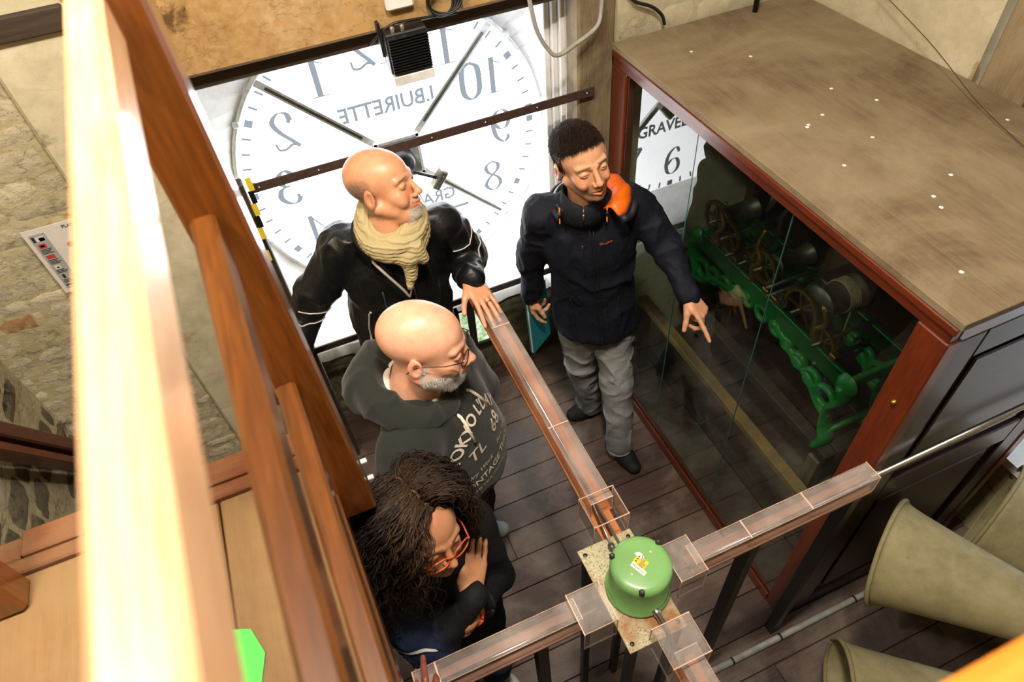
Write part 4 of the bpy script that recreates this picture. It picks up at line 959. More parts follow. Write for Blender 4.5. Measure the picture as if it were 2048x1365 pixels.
def folds(V, Q, amp, scale, stretch=(1, 1, 1), seed=0, mask=None, fine=.3):
    n = vnormals(V, Q); P = V * np.array(stretch) * scale + seed * 3.7
    w = fbm(P, 2); P2 = P + 1.4 * np.stack([w, np.roll(w, 1) * 0 + w * .5, -w], 1)
    r = 1 - np.abs(2 * vnoise(P2) - 1); d = amp * (r ** 3 - .35) + amp * fine * (fbm(P2 * 2.7, 2) - .5)
    if mask is not None: d = d * mask
    return V + n * d[:, None]
def Rypr(y, p, r):
    y, p, r = map(math.radians, (y, p, r)); c, s = math.cos, math.sin
    Z = np.array([[c(y), -s(y), 0], [s(y), c(y), 0], [0, 0, 1]]); Yr = np.array([[c(p), 0, s(p)], [0, 1, 0], [-s(p), 0, c(p)]]); X = np.array([[1, 0, 0], [0, c(r), -s(r)], [0, s(r), c(r)]])
    return Z @ Yr @ X
sstep = lambda a, b, x: (lambda t: t * t * (3 - 2 * t))(np.clip((x - a) / (b - a), 0, 1))
def lerpc(c, m, to): return c * (1 - m[:, None]) + np.array(to) * m[:, None]

def head_mesh(R, T, s, o):
    """head and neck; local x forward, y left, z up"""
    T = np.array(T, float); w = lambda p: T + s * (R @ np.array(p, float)); rad = .20
    S = Sdf(T - rad, T + rad, .0026)
    E = lambda c, r, k=.01, sub=False, tilt=None: S.ell(w(c), np.array(r) * s, R if tilt is None else R @ tilt, k, sub)
    Cp = lambda a, b, ra, rb=None, k=.01, sub=False: S.cap(w(a), w(b), ra * s, (ra if rb is None else rb) * s, k, sub)
    fw = o.get('fat', 0)
    E((-.018, 0, .036), (.101, .077, .084), .02); E((.028, 0, .030), (.062, .063, .062), .02)
    E((.036, 0, -.028), (.054, .057 + fw, .076), .02)
    for q in (-1, 1):
        E((.056, q * .037, -.030), (.024, .020 + fw, .020), .015)
        Cp((-.006, q * (.054 + fw), -.048), (.056, q * .020, -.098), .021 + fw * .5, .016 + fw * .5, .02)
        Cp((.074, q * .042, .017), (.088, q * .012, .014), .0115, .010, .010)
    E((.070, 0, -.100), (.020, .021, .016), .012); E((.074, 0, -.068), (.023, .029, .024), .012)
    Cp((.088, 0, .012), (.108, 0, -.034), .0072, .0095, .008)
    nz = o.get('nose', 1.0); sm = o.get('smile', 0); E((.109, 0, -.039), (.012 * nz, .0115 * nz, .0095 * nz), .005)
    for q in (-1, 1):
        E((.099, q * .0125 * nz, -.044), (.010, .0065 * nz, .0075), .004)
        E((.100, q * .033, -.002), (.016, .019, .013), .010, True)
        E((.0775, q * .031, -.003), (.0150, .0165, .0125), .003)
        E((.093, q * .0315, -.0055), (.008, .0110, .0010 + .0020 * o.get('open', .6)), .002, True)
        E((.106, q * .006, -.051), (.005, .0034, .004), .002, True)
        Cp((.081, q * (.021 + sm), -.070 + sm), (.096, 0, -.0655), .0042, .0056, .004); Cp((.080, q * (.020 + sm), -.073 + sm), (.094, 0, -.079), .0042, .0062, .004); E((.066, q * .040, -.045), (.020, .014 + sm, .018 + sm), .010)
        a = math.radians(12 * q); tl = np.array([[math.cos(a), -math.sin(a), 0], [math.sin(a), math.cos(a), 0], [0, 0, 1]]); tl = tl @ np.array([[math.cos(.22), 0, math.sin(.22)], [0, 1, 0], [-math.sin(.22), 0, math.cos(.22)]])
        E((-.014, q * .081, -.010), (.0195, .0075, .033), .004, False, tl); E((-.008, q * .089, -.006), (.011, .007, .019), .004, True, tl)
        E((-.002, q * .080, -.012), (.006, .006, .008), .003, False, tl)
    mo = o.get('mouth', 0)
    Cp((.097, 0, -.0718), (.086, -.022 - sm, -.0715 + sm), .0018 + mo * .5, .0014, .002, True); Cp((.097, 0, -.0718), (.086, .022 + sm, -.0715 + sm), .0018 + mo * .5, .0014, .002, True)
    if mo: E((.098, 0, -.0725), (.012, .014, mo), .003, True)
    Cp((-.022, 0, -.045), o.get('neck', (-.045, 0, -.19)), .050 + fw, .056 + fw, .025)
    if fw: E((.035, 0, -.108), (.035, .040, .022), .02)
    V, Q = S.mesh(); V = smoothv(V, Q, 1, .4)
    L = (V - T) @ R / s; x, y, z = L.T; ay = np.abs(y)
    base = np.array(o['skin']); C = np.tile(base, (len(V), 1)); n1 = fbm(L * 55, 3); C *= (1 + .30 * (n1 - .5))[:, None]; C = lerpc(C, .35 * sstep(.5, .75, fbm(L * 28 + 3, 2)), base * (1.02, .78, .72))
    red = np.array(base) * (1.02, .74, .70)
    C = lerpc(C, .55 * np.exp(-(((x - .07) / .03) ** 2 + ((ay - .036) / .022) ** 2 + ((z + .032) / .02) ** 2)), red)
    C = lerpc(C, .6 * np.exp(-(((x - .115) / .016) ** 2 + (y / .018) ** 2 + ((z + .04) / .014) ** 2)), red)
    C = lerpc(C, .5 * sstep(.074, .086, ay) * (x < .02), red)
    lip = ((np.abs(z + .0715) < .0105 - .18 * ay) & (x > .080) & (ay < .024)).astype(float); C = lerpc(C, lip * .75, o.get('lip', tuple(base * (.85, .50, .48))))
    if 'brow' in o:
        bz = z - (.0165 - .12 * (ay - .03)); bm_ = np.exp(-(bz / .0042) ** 4) * sstep(.010, .016, ay) * (1 - sstep(.046, .054, ay)) * (x > .06); C = lerpc(C, bm_ * o.get('browa', .8), o['brow'])
    n2 = vnoise(L * 420)
    if 'stubble' in o:   # short hair/beard shadow painted as pigment
        for (fn, c, a) in o['stubble']: C = lerpc(C, np.clip(fn(x, y, z, ay) * a * (.6 + .8 * n2), 0, 1), c)
    return V, Q, C, w
def eyes(parent, w, R, s, iris, look=(1, 0, -.2)):
    for q in (-1, 1):
        c = w((.0775, q * .031, -.0040)); r = .0124 * s; g = nrm(R @ nrm(look)); s_, u_, d_ = frame_of(g); n = 16; V = []; F = []; Cc = []
        for i in range(11):
            th = PI * i / 10
            for k in range(n):
                a = 2 * PI * k / n; V.append(c + r * (math.cos(th) * d_ + math.sin(th) * (math.cos(a) * s_ + math.sin(a) * u_)))
                Cc.append((.01, .01, .01) if i < 1 else iris if i < 2 else (.55, .50, .47))
        F = [(i * n + k, i * n + (k + 1) % n, (i + 1) * n + (k + 1) % n, (i + 1) * n + k) for i in range(10) for k in range(n)]
        mesh_obj('eye', V, np.array(F), M['skin'], parent, True, np.array(Cc))

def hand_sdf(S, wr, u, b, right, curl, spread=1.0, size=1.0, thumb=(.55, .75, -.25), tcurl=(0, .3), arm=None, bend=None):
    """wr wrist, u towards fingers, b out of the back of the hand. curl: per finger (knuckle, middle, tip) radians"""
    u = nrm(u); b = nrm(np.array(b) - (np.array(b) @ u) * u); t = np.cross(b, u) * (1 if right else -1); z = size; wr = np.array(wr, float)
    offs = (.030, .0100, -.0105, -.029); up = (.090, .094, .089, .080); Ls = ((.043, .026, .021), (.047, .030, .022), (.043, .028, .021), (.034, .021, .019)); rr = (.0088, .0090, .0085, .0076)
    tips = []
    for i in range(4):
        k0 = wr + z * (u * .004 + t * offs[i] * .55); k1 = wr + z * (u * up[i] + t * offs[i])
        S.cap(k0, k1, .0165 * z, .0105 * z, .014, sq=(b, .82))
        a = 0; p = k1; d0 = nrm(u + t * offs[i] * 3.2 * spread)
        for j in range(3):
            a += curl[i][j]; d = d0 * math.cos(a) - b * math.sin(a); q = p + d * Ls[i][j] * z
            r0 = rr[i] * z * (1 - .09 * j); S.cap(p, q, r0 * 1.04, r0 * .90, .0022 if j == 0 else .004); p = q
        tips.append((p, d, nrm(b * math.cos(a) + d0 * math.sin(a)), rr[i] * z * .75))
    S.cap(wr + z * (u * .02 + t * .012 - b * .004), wr + z * (u * .055 + t * .030 - b * .006), .017 * z, .014 * z, .012)
    d = nrm(u * thumb[0] + t * thumb[1] + b * thumb[2]); p = wr + z * (u * .022 + t * .022 - b * .004); pb = nrm(np.cross(np.cross(d, b), d)) if abs(d @ b) < .95 else b
    ax = nrm(u * .8 - t * .4)
    for j, (L, r) in enumerate(((.045, .0135), (.032, .0105), (.025, .0092))):
        if j: d = nrm(d + ax * math.tan(tcurl[j - 1]) if tcurl[j - 1] >= 0 else d - b * math.tan(-tcurl[j - 1]))
        q = p + d * L * z; S.cap(p, q, r * z, r * .88 * z, .006); p = q
    tips.append((p, d, b, .0078 * z))
    S.cap(wr, wr + u * .012 * z, .0245 * z, .024 * z, .014, sq=(b, .72))
    if arm is not None: S.cap(np.array(arm, float), wr, .034 * z, .0245 * z, .015, sq=(b, .85))
    return tips
def hand_mesh(wr, u, b, right, curl, skin, arm, **kw):
    wr = np.array(wr, float); c = wr + nrm(u) * .06; S = Sdf(c - .17, c + .17, .0022); tips = hand_sdf(S, wr, u, b, right, curl, arm=wr + (np.array(arm) - wr) * min(1, .09 / np.linalg.norm(np.array(arm) - wr)), **kw)
    V, Q = S.mesh(); V = smoothv(V, Q, 1, .3); C = np.tile(np.array(skin), (len(V), 1)); C *= (1 + .2 * (fbm(V * 70, 3) - .5))[:, None]
    for p, d, n_, r in tips:
        q = V - (p - d * .001); dd = q @ d; nn = q @ n_; C = lerpc(C, ((np.linalg.norm(q, axis=1) < r * 1.6) & (nn > r * .45)).astype(float) * .55, np.array(skin) * 1.25 + .04)
        C = lerpc(C, .35 * np.exp(-(np.linalg.norm(q, axis=1) / .012) ** 2), np.array(skin) * (1, .7, .65))
    return V, Q, C
def joinm(parts):
    V = np.vstack([p[0] for p in parts]); C = np.vstack([p[2] for p in parts]); F = []; n = 0
    for p in parts: F.append(p[1] + n); n += len(p[0])
    return V, np.vstack(F), C
def inner_body(J, skin):
    P = np.array([v for v in J.values()]); S = Sdf(P.min(0) - .12, P.max(0) + .12, .016)
    tors = [('rs', 'ls', .055), ('chest', 'hipc', .09), ('neck', 'chest', .05), ('rh', 'lh', .075)]
    for a, b, r in tors: S.cap(J[a], J[b], r, r, .04)
    for a, b, r0, r1 in (('rs', 're', .045, .036), ('re', 'rw', .036, .026), ('ls', 'le', .045, .036), ('le', 'lw', .036, .026), ('rh', 'rk', .07, .05), ('rk', 'ra', .048, .035), ('lh', 'lk', .07, .05), ('lk', 'la', .048, .035)): S.cap(J[a], J[b], r0, r1, .02)
    V, Q = S.mesh(); return V, Q, np.tile(np.array(skin), (len(V), 1))
def shoe(name, toe, heel, mat, colr, sole, parent, up=.085, wd=.046):
    toe = np.array(toe, float); heel = np.array(heel, float); d = nrm(toe - heel); L = np.linalg.norm(toe - heel); s = np.cross((0, 0, 1), d); A = lambda a, h, w_=0: heel + d * L * a + np.array((0, 0, h)) + s * w_
    S = Sdf(np.minimum(toe, heel) - .09, np.maximum(toe, heel) + (.09, .09, .16), .0045)
    S.cap(A(.12, .045), A(.18, up), .038, .034, .02); S.cap(A(.14, .035), A(.55, .038), .036, .042, .02, sq=((0, 0, 1), .9)); S.cap(A(.5, .036), A(.84, .026), .042, .036, .02, sq=((0, 0, 1), .75))
    S.ell(A(.20, up + .035), (.026, .026, .03), None, .006, True); S.plane((0, 0, .004), (0, 0, -1), .003)
    V, Q = S.mesh(); V = smoothv(V, Q, 1)
    z = V[:, 2]; C = np.tile(np.array(colr), (len(V), 1)); C = lerpc(C, (z < .022).astype(float), sole); o = mesh_obj(name, V, Q, mat, parent, True, C)
    bv = bvh(V, Q)
    for k in range(4):   # laces
        a = .34 + .09 * k; pts = [on_surf(bv, A(a + .02 * j, .12, .024 * j * (1 if k % 2 else -1)), (0, 0, -1), .002) for j in (-1, 0, 1)]
        if all(p is not None for p in pts): tube('lace', pts, .0028, vc(M['shoe'], tuple(np.array(colr) * 1.6 + .01)), o, 5)
    return o
_vc = {}
def vc(base, c):
    """plain colour twin of a cloth material"""
    k = (base.name, tuple(np.round(c, 3)))
    if k not in _vc: _vc[k] = plain(base.name + '_plain', tuple(c), .6, nscale=200, var=.1, bstr=.05)
    return _vc[k]
def bvh(V, Q): return BVHTree.FromPolygons([tuple(v) for v in V], [tuple(int(i) for i in q) for q in Q])
def on_surf(bv, p, d, off=.0015):
    h = bv.ray_cast(Vector(p), Vector(d).normalized())
    if h[0] is None: return None
    n = Vector(h[1]); n = n if n.dot(Vector(d)) < 0 else -n
    return np.array(h[0] + n * off)
def near(bv, p, off=.002):
    h = bv.find_nearest(Vector(p)); q = Vector(p) - h[0]; n = Vector(h[1]); n = n if n.dot(q) > 0 or q.length < .004 else n
    return np.array(h[0] + n.normalized() * off)
def piping(name, bv, pts, r, mat, parent, off=.002, n=6):
    return tube(name, [near(bv, p, off) for p in catmull(pts, 10)], r, mat, parent, n)
def decal_text(name, s, size, bv, O, ex, ey, d, mat, parent, sx=1., bold=0., arc=None, off=.003, shear=0):
    """printed lettering wrapped on cloth: letters laid at O in (ex, ey) and cast along d"""
    v, f = text_vf(s, size, sx, bold, 3, shear); P = []
    for p in v:
        x, y = p[0], p[1]
        if arc: a = x / arc; x, y = (arc + y) * math.sin(a), (arc + y) * math.cos(a) - arc
        q = on_surf(bv, O + ex * x + ey * y - nrm(d) * .2, d, off); P.append(q if q is not None else O + ex * x + ey * y)
    o = mesh_obj(name, P, f, mat, parent); return o
def hairs(name, roots, dirs, L, r, colr, parent, n=4, curl=0, seed=0, droop=.3, rad_seg=3, scat=.25):
    """many separate short hairs as one mesh"""
    rs = np.random.RandomState(seed); m = len(roots); Vs = []; Cs = []
    t = np.linspace(0, 1, n); d = dirs + rs.randn(m, 3) * scat; d /= np.linalg.norm(d, axis=1)[:, None]
    P = roots[:, None] + d[:, None] * (L * rs.uniform(.6, 1.2, (m, 1, 1))) * t[None, :, None]; P[:, :, 2] -= droop * L * t[None] ** 2
    if curl: P += rs.randn(m, 1, 3) * curl * (t[None, :, None] ** 1.5)
    s_ = np.cross(d, (0.3, .2, 1.)); s_ /= np.linalg.norm(s_, axis=1)[:, None] + 1e-9; u_ = np.cross(d, s_)
    rr = r * (1 - .85 * t)
    V = []
    for k in range(rad_seg):
        a = 2 * PI * k / rad_seg; V.append(P + rr[None, :, None] * (math.cos(a) * s_ + math.sin(a) * u_)[:, None])
    V = np.stack(V, 2).reshape(-1, 3); base = (np.arange(m) * n * rad_seg)[:, None, None]
    q = []
    for i in range(n - 1):
        for k in range(rad_seg): q.append((i * rad_seg + k, i * rad_seg + (k + 1) % rad_seg, (i + 1) * rad_seg + (k + 1) % rad_seg, (i + 1) * rad_seg + k))
    Q = (base + np.array(q)[None]).reshape(-1, 4).astype(np.int32)
    C = np.repeat(np.array(colr)[None] * rs.uniform(.6, 1.3, (m, 1)), n * rad_seg, 0)
    o = mesh_obj(name, V, Q, M['hairm'], parent, True, C); o['kind'] = 'stuff'; return o
def pick(V, Nn, L, mask, count, seed=0):
    idx = np.nonzero(mask)[0]
    if len(idx) == 0: return V[:1], Nn[:1]
    i = np.random.RandomState(seed).choice(idx, count); j = np.random.RandomState(seed + 1).randn(count, 3) * .0015
    return V[i] + j, Nn[i]
V3 = lambda *a: np.array(a, float)
def dress(J, F, Lf, hem, h=.0065, chest=(.115, .165), waist=(.115, .155), hemr=(.12, .165), sh=.058, arm=(.060, .050, .047, .040), belly=None, k=.035, trap=.05, cuffs=(0, 0), tilt=None):
    """one garment skin around shoulders, trunk and both arms, cut at the hem"""
    P = np.array([J[a] for a in ('rs', 'ls', 're', 'le', 'rw', 'lw', 'neck')] + [V3(*(np.array(J['hipc'])[:2]), hem)])
    S = Sdf(P.min(0) - .24, P.max(0) + (.24, .24, .12), h); R3 = np.stack([F, Lf, V3(0, 0, 1)], 1)
    sc = (J['rs'] + J['ls']) / 2; hc = np.array(J['hipc'], float)
    at = lambda z: sc + (hc - sc) * (sc[2] - z) / (sc[2] - hc[2])
    S.ell(at(sc[2] - .13) + F * .01, (chest[0], chest[1], .20), R3, k)
    S.cap(at(sc[2] - .16), at((sc[2] + hem) / 2), chest[1] * .92, waist[1], k, sq=(F, waist[0] / waist[1]))
    S.cap(at((sc[2] + hem) / 2), at(hem - .05), waist[1], hemr[1], k, sq=(F, hemr[0] / hemr[1]))
    if belly: S.ell(at(belly[3]) + F * belly[4], belly[:3], R3, .06)
    S.cap(J['rs'], J['ls'], sh, sh, k); S.cap(J['neck'] + V3(0, 0, -.01), sc + V3(0, 0, -.02), .066, .08, k)
    for q in ('rs', 'ls'): S.cap(J['neck'] + V3(0, 0, -.015), J[q] + V3(0, 0, .005), trap, .048, k)
    for a, b, c, cu in (('rs', 're', 'rw', cuffs[0]), ('ls', 'le', 'lw', cuffs[1])):
        S.cap(J[a], J[b], arm[0], arm[1], .03); S.cap(J[b], J[c], arm[2], arm[3], .012)
        d = nrm(J[c] - J[b]); S.cap(J[c] - d * .035, J[c] + d * cu, arm[3] * 1.04, arm[3] * .95, .004)
    return S, at
def trousers(J, F, Lf, h=.0075, r=(.095, .066, .058, .052), hip=(.105, .145), low=.06, extra=None):
    P = np.array([J[a] for a in ('rh', 'lh', 'rk', 'lk', 'ra', 'la')]); S = Sdf(P.min(0) - (.17, .17, .05), P.max(0) + (.17, .17, .16), h); R3 = np.stack([F, Lf, V3(0, 0, 1)], 1)
    c = (J['rh'] + J['lh']) / 2; S.ell(c + V3(0, 0, .03), (hip[0], hip[1], .13), R3, .03)
    for a, b, c_ in (('rh', 'rk', 'ra'), ('lh', 'lk', 'la')):
        S.cap(J[a], J[b], r[0], r[1], .03); S.cap(J[b], J[c_], r[1], r[2], .02); S.cap(J[c_] - (J[c_] - J[b]) * .12, J[c_] + V3(0, 0, -.02), r[3] * 1.1, r[3] * 1.12, .01)
    S.plane((0, 0, low - .005), (0, 0, -1), .006)
    return S
def ndir(F, Lf, a, up=0):   # direction at angle a (deg) from F towards left
    a = math.radians(a); return nrm(F * math.cos(a) + Lf * math.sin(a) + V3(0, 0, up))

# ------------------------------------------------------------- MAN 3: young man, navy jacket, pointing
def man_pointing():
    F = nrm((-.41, -.91, 0)); Lf = V3(-F[1], F[0], 0)
    J = dict(neck=V3(.848, 1.655, 1.475), rs=V3(.735, 1.735, 1.405), ls=V3(1.025, 1.625, 1.405), re=V3(.722, 1.812, 1.155), rw=V3(.724, 1.868, .915),
             le=V3(1.118, 1.545, 1.275), lw=V3(1.118, 1.375, 1.165), chest=V3(.885, 1.685, 1.30), hipc=V3(.930, 1.695, .92), rh=V3(.875, 1.735, .86), lh=V3(.995, 1.675, .86),
             rk=V3(.905, 1.765, .48), lk=V3(.998, 1.60, .48), ra=V3(.972, 1.80, .10), la=V3(.985, 1.515, .10))
    t = thing('person', (.95, 1.66, 0), 'young dark-haired man in navy hooded jacket and grey jeans pointing at the glass case', 'person')
    skin = lin('d39d7a'); hc = lin('2c2019')
    R = Rypr(-90, -9, 9); T = V3(.835, 1.634, 1.642)
    st = [(lambda x, y, z, ay: sstep(.0, .02, x) * (1 - sstep(-.050, -.035, z + .15 * (x - .06))) * (z > -.13) * (1 - .7 * (np.abs(z + .071) < .011) * (ay < .02)), lin('4a3326'), .55),
          (lambda x, y, z, ay: ((z > .062 + .35 * (x - .05)) | (x < -.02 + .35 * (z - .0)) & (z > -.045)).astype(float), hc, .95)]
    Vh, Qh, Ch, w = head_mesh(R, T, 1.0, dict(skin=skin, brow=lin('3a281c'), stubble=st, open=.35, mouth=.0035, neck=(-.055, 0, -.19)))
    # pointing left hand: index straight, thumb and middle finger closing below it
    u = nrm((.02, -.62, -.62)); b = nrm((-.35, -.35, .75))
    hl = hand_mesh(J['lw'] + u * .005, nrm((.25, -.75, -.50)), nrm((.35, -.45, .80)), False, ((.15, .05, .05), (.75, 1.15, .7), (1.1, 1.3, .8), (1.2, 1.3, .8)), skin, J['le'], thumb=(.80, .45, -.38), tcurl=(-.25, -.2))
    hr = hand_mesh(J['rw'] + V3(0, .005, -.012), nrm((.05, .05, -1)), nrm((-.75, .1, .05)), True, ((.35, .3, .2), (.9, 1.1, .6), (1.0, 1.2, .7), (1.0, 1.2, .7)), skin, J['re'], thumb=(.85, .35, -.4), tcurl=(.1, .2))
    ib = inner_body(J, skin)
    V, Q, C = joinm([(Vh, Qh, Ch), hl, hr, ib]); body = mesh_obj('body', V, Q, M['skin'], t, True, C)
    eyes(t, w, R, 1.0, lin('4a3a2a'), (1, .15, -.5))
    # short hair: cap plus strands
    n = vnormals(Vh, Qh); L = (Vh - T) @ R; x, y, z = L.T; ay = np.abs(y)
    hm = ((z > .066 + .30 * (x - .05) - .35 * ay * 0) & (x < .078)) | ((x < .012 + .5 * (z - .01)) & (z > -.055 + .5 * np.maximum(x + .03, 0)) & (ay < .0825)); hm &= z > -.07
    top = hm & (z > .055)
    r0, n0 = pick(Vh, n, L, hm, 7500, 1); hairs('short_hair', r0, nrm_rows(n0 * .30 + R[:, 0] * .25 - R[:, 2] * .8), .010, .0008, hc, t, 3, .001, 1, 0, scat=.12)
    r0, n0 = pick(Vh, n, L, top, 8000, 3); hairs('short_hair', r0, nrm_rows(n0 * .24 + R[:, 0] * 1.0 + R[:, 1] * -.35), .020, .0010, hc, t, 5, .003, 2, .2, scat=.13)
    r0, n0 = pick(Vh, n, L, (x > .0) & (z < -.05 + .1 * x) & (z > -.125) & ~((np.abs(z + .071) < .012) & (ay < .026) & (x > .07)) & ~((x < .03) & (z < -.095)), 2200, 5); hairs('beard_stubble', r0, n0, .0022, .00025, lin('3c291e'), t, 2, 0, 3)
    # jacket
    S, at = dress(J, F, Lf, .80, chest=(.118, .165), waist=(.115, .150), hemr=(.135, .170), arm=(.064, .056, .054, .043), trap=.056)
    S.cap(T + V3(-.01, 0.02, -.05), V3(.855, 1.635, 1.455), .056, .056, .01, True); S.plane((0, 0, .80), (0, 0, -1), .012)
    V, Q = S.mesh(); V = smoothv(V, Q, 1); V = folds(V, Q, .017, 6.5, (1.3, 1.3, .7), 1); V = folds(V, Q, .006, 18, (1.2, 1.2, .7), 3); V = smoothv(V, Q, 1, .4)
    navy = np.tile(np.array(lin('0d111d')), (len(V), 1)); jk = mesh_obj('jacket', V, Q, M['softshell'], t, True, navy); bv = bvh(V, Q)
    # stand collar, hood with orange lining
    nk = J['neck']; c0 = nk + V3(.0, -.005, .005)
    col = []; n_ = 40; Vc = []; Cc = []
    for i in range(n_ + 1):
        a = -179 + 358 * i / n_; d = ndir(-F, Lf, a + 0); op = abs(a) / 179; hgt = .054 - .034 * op ** 3
        for j, (rr, zz) in enumerate(((.090, -.040), (.078, .0), (.0715, hgt), (.066, hgt + .002), (.066, .0), (.074, -.045))):
            Vc.append(c0 + d * (rr - .004 * op) + V3(0, 0, zz) + F * .012)
    Fc = [(i * 6 + j, (i + 1) * 6 + j, (i + 1) * 6 + (j + 1) % 6, i * 6 + (j + 1) % 6) for i in range(n_) for j in range(6)]
    mesh_obj('collar', np.array(Vc), np.array(Fc), M['softshell'], t, True, np.tile(np.array(lin('15181f')), (len(Vc), 1)))
    # hood: folded behind the neck, opening shows orange cloth over his left shoulder
    Vo = []; Fo = []; n_ = 44; m_ = 9
    for i in range(n_ + 1):
        a = -128 + 256 * i / n_; d = ndir(-F, Lf, a); side = max(0, math.sin(math.radians(a)) ) ; lef = max(0, -0.0 + side)
        wdt = .012 + .045 * max(0, math.cos(math.radians(a))) + .078 * lef; lift = -.012 + .030 * math.cos(math.radians(a) * .6) + .036 * lef
        for j in range(m_ + 1):
            s_ = j / m_; rr = .083 + wdt * s_; zz = -.004 + lift * math.sin(s_ * PI * .9) + .009 * math.sin(i * 1.3 + j * .8) * s_ * lef - .028 * s_ * s_
            Vo.append(c0 + d * rr + V3(0, 0, zz))
    Fo = np.array([(i * (m_ + 1) + j, (i + 1) * (m_ + 1) + j, (i + 1) * (m_ + 1) + j + 1, i * (m_ + 1) + j + 1) for i in range(n_) for j in range(m_)])
    Vo = np.array(Vo); Co = np.tile(np.array(lin('e8660a')), (len(Vo), 1))
    ji = np.arange(len(Vo)) % (m_ + 1); Co[ji >= 8] = lin('15181f'); Co[np.repeat(np.linspace(-128, 128, n_ + 1), m_ + 1) < -20] = lin('15181f')
    hd = mesh_obj('hood', Vo, Fo, M['nylon'], t, True, Co); md = hd.modifiers.new('s', 'SOLIDIFY'); md.thickness = .008; md.offset = -1
    tube('hood_edge', [Vo[i * (m_ + 1) + m_] for i in range(n_ + 1)], .013, vc(M['softshell'], lin('15181f')), t, 8)
    for q in (-1, 1):
        p = c0 + ndir(F, Lf, q * 52) * .098 + V3(0, 0, .012); tube('drawcord', catmull([p, p + F * .012 + V3(0, 0, -.02), p + F * .02 + V3(0, 0, -.05), p + F * .012 + V3(0, 0, -.03)], 5), .0025, vc(M['scarf'], lin('d8743a')), t, 6)
        lathe('cord_stop', [(0, .008), (.006, .007), (.006, -.007), (0, -.008)], p + F * .016 + V3(0, 0, -.018), M['black_plastic'], t, n=10)
    # placket, zips, logo
    fr_ = lambda a, z, o=.30: at(z) + ndir(F, Lf, a) * o
    def seam(name, aa, zz, r, mat, off=.0015): return tube(name, [on_surf(bv, at(z) + ndir(F, Lf, a) * .4, -ndir(F, Lf, a), off) for a, z in zip(np.linspace(*aa, 14), np.linspace(*zz, 14))], r, mat, t, 6)
    dk = vc(M['softshell'], lin('0a0c12')); seam('front_placket', (2, 3), (1.40, .81), .0035, dk); seam('front_placket', (9, 10), (1.40, .81), .0025, dk)
    seam('chest_zip', (-12, -11), (1.33, 1.20), .0022, dk); seam('pocket_zip', (-42, -38), (1.05, .90), .0028, dk); seam('pocket_zip', (42, 36), (1.05, .90), .0028, dk)
    p = on_surf(bv, at(1.325) + ndir(F, Lf, -12) * .4, -ndir(F, Lf, -12), .004); lathe('zip_puller', [(0, .012), (.003, .010), (.003, -.006), (0, -.008)], p, M['steel'], t, n=8)
    p = c0 + F * .094 + V3(0, 0, -.005); lathe('zip_puller', [(0, .012), (.004, .010), (.004, -.010), (0, -.012)], p, M['steel'], t, n=8)
    p = at(1.34) + F * .4 + Lf * .055; decal_text('chest_logo', 'Quechua', .012, bv, p, Lf, V3(0, 0, 1), -F, vc(M['scarf'], lin('d86a28')), t)
    # white t-shirt neck
    tube('tshirt_neck', [c0 + F * .010 + ndir(F, Lf, a) * .058 + V3(0, 0, .012 - .012 * math.cos(math.radians(a))) for a in np.linspace(-80, 80, 16)], .006, vc(M['scarf'], lin('d9d6cc')), t, 8)
    # jeans, shoes
    S = trousers(J, F, Lf, .0065, (.092, .066, .057, .052), (.105, .142)); V, Q = S.mesh(); V = smoothv(V, Q, 1); V = folds(V, Q, .012, 9, (1, 1, 1.5), 2)
    n2 = fbm(V * (9, 9, 4), 3); C = np.tile(np.array(lin('777a7b')), (len(V), 1)) * (1 + .9 * (n2 - .5))[:, None]
    for kx in ('rk', 'lk'): C = lerpc(C, .45 * np.exp(-((V[:, 2] - J[kx][2] - .14) / .16) ** 2) * np.exp(-(np.linalg.norm((V - J[kx])[:, :2] - (F * .05)[:2], axis=1) / .07) ** 2), lin('b9bcbc'))
    jn = mesh_obj('jeans', V, Q, M['denim'], t, True, C); bj = bvh(V, Q)
    for a, b, q in (('rh', 'rk', -1), ('rk', 'ra', -1), ('lh', 'lk', 1), ('lk', 'la', 1)):
        piping('side_seam', bj, [J[a] + Lf * q * .11 + (J[b] - J[a]) * s for s in (.12, .4, .7, .95)], .0018, vc(M['denim'], lin('33363a')), t, .001)
    for kx in ('ra', 'la'): tube('hem_stitching', [J[kx] + V3(0, 0, -.022) + .0575 * V3(math.cos(a), math.sin(a), 0) for a in np.linspace(0, 2 * PI, 25)], .003, vc(M['denim'], lin('8d9194')), t, 6)
    shoe('shoe', (.868, 1.812, .0), (.995, 1.795, 0), M['shoe'], lin('15161a'), lin('0d0d0f'), t)
    shoe('shoe', (1.015, 1.385, .0), (.985, 1.56, 0), M['shoe'], lin('15161a'), lin('0d0d0f'), t)
    return t, J
def nrm_rows(a): return a / (np.linalg.norm(a, axis=1)[:, None] + 1e-9)
P3, J3 = man_pointing()
# folder in his right hand
fo = thing('folder', (.755, 1.87, .70), 'teal card folder with papers held at his side by the young man in navy', 'folder')
fa = V3(.768, 1.925, .865); fdn = nrm((-.02, -.16, -1)); fsd = nrm((.80, .60, -.1)); 
for nm, off, mt, wd in (('cover', -.007, M['teal'], .155), ('papers', 0, M['paper'], .148), ('cover', .007, M['teal'], .155)):
    a = fa + np.cross(fdn, fsd) * off; b = a + fdn * .30; v, f = beam_vf(a, b, wd, .002 if nm == 'cover' else .008, np.cross(fsd, fdn)); fixn(mesh_obj(nm, v, f, mt, fo))

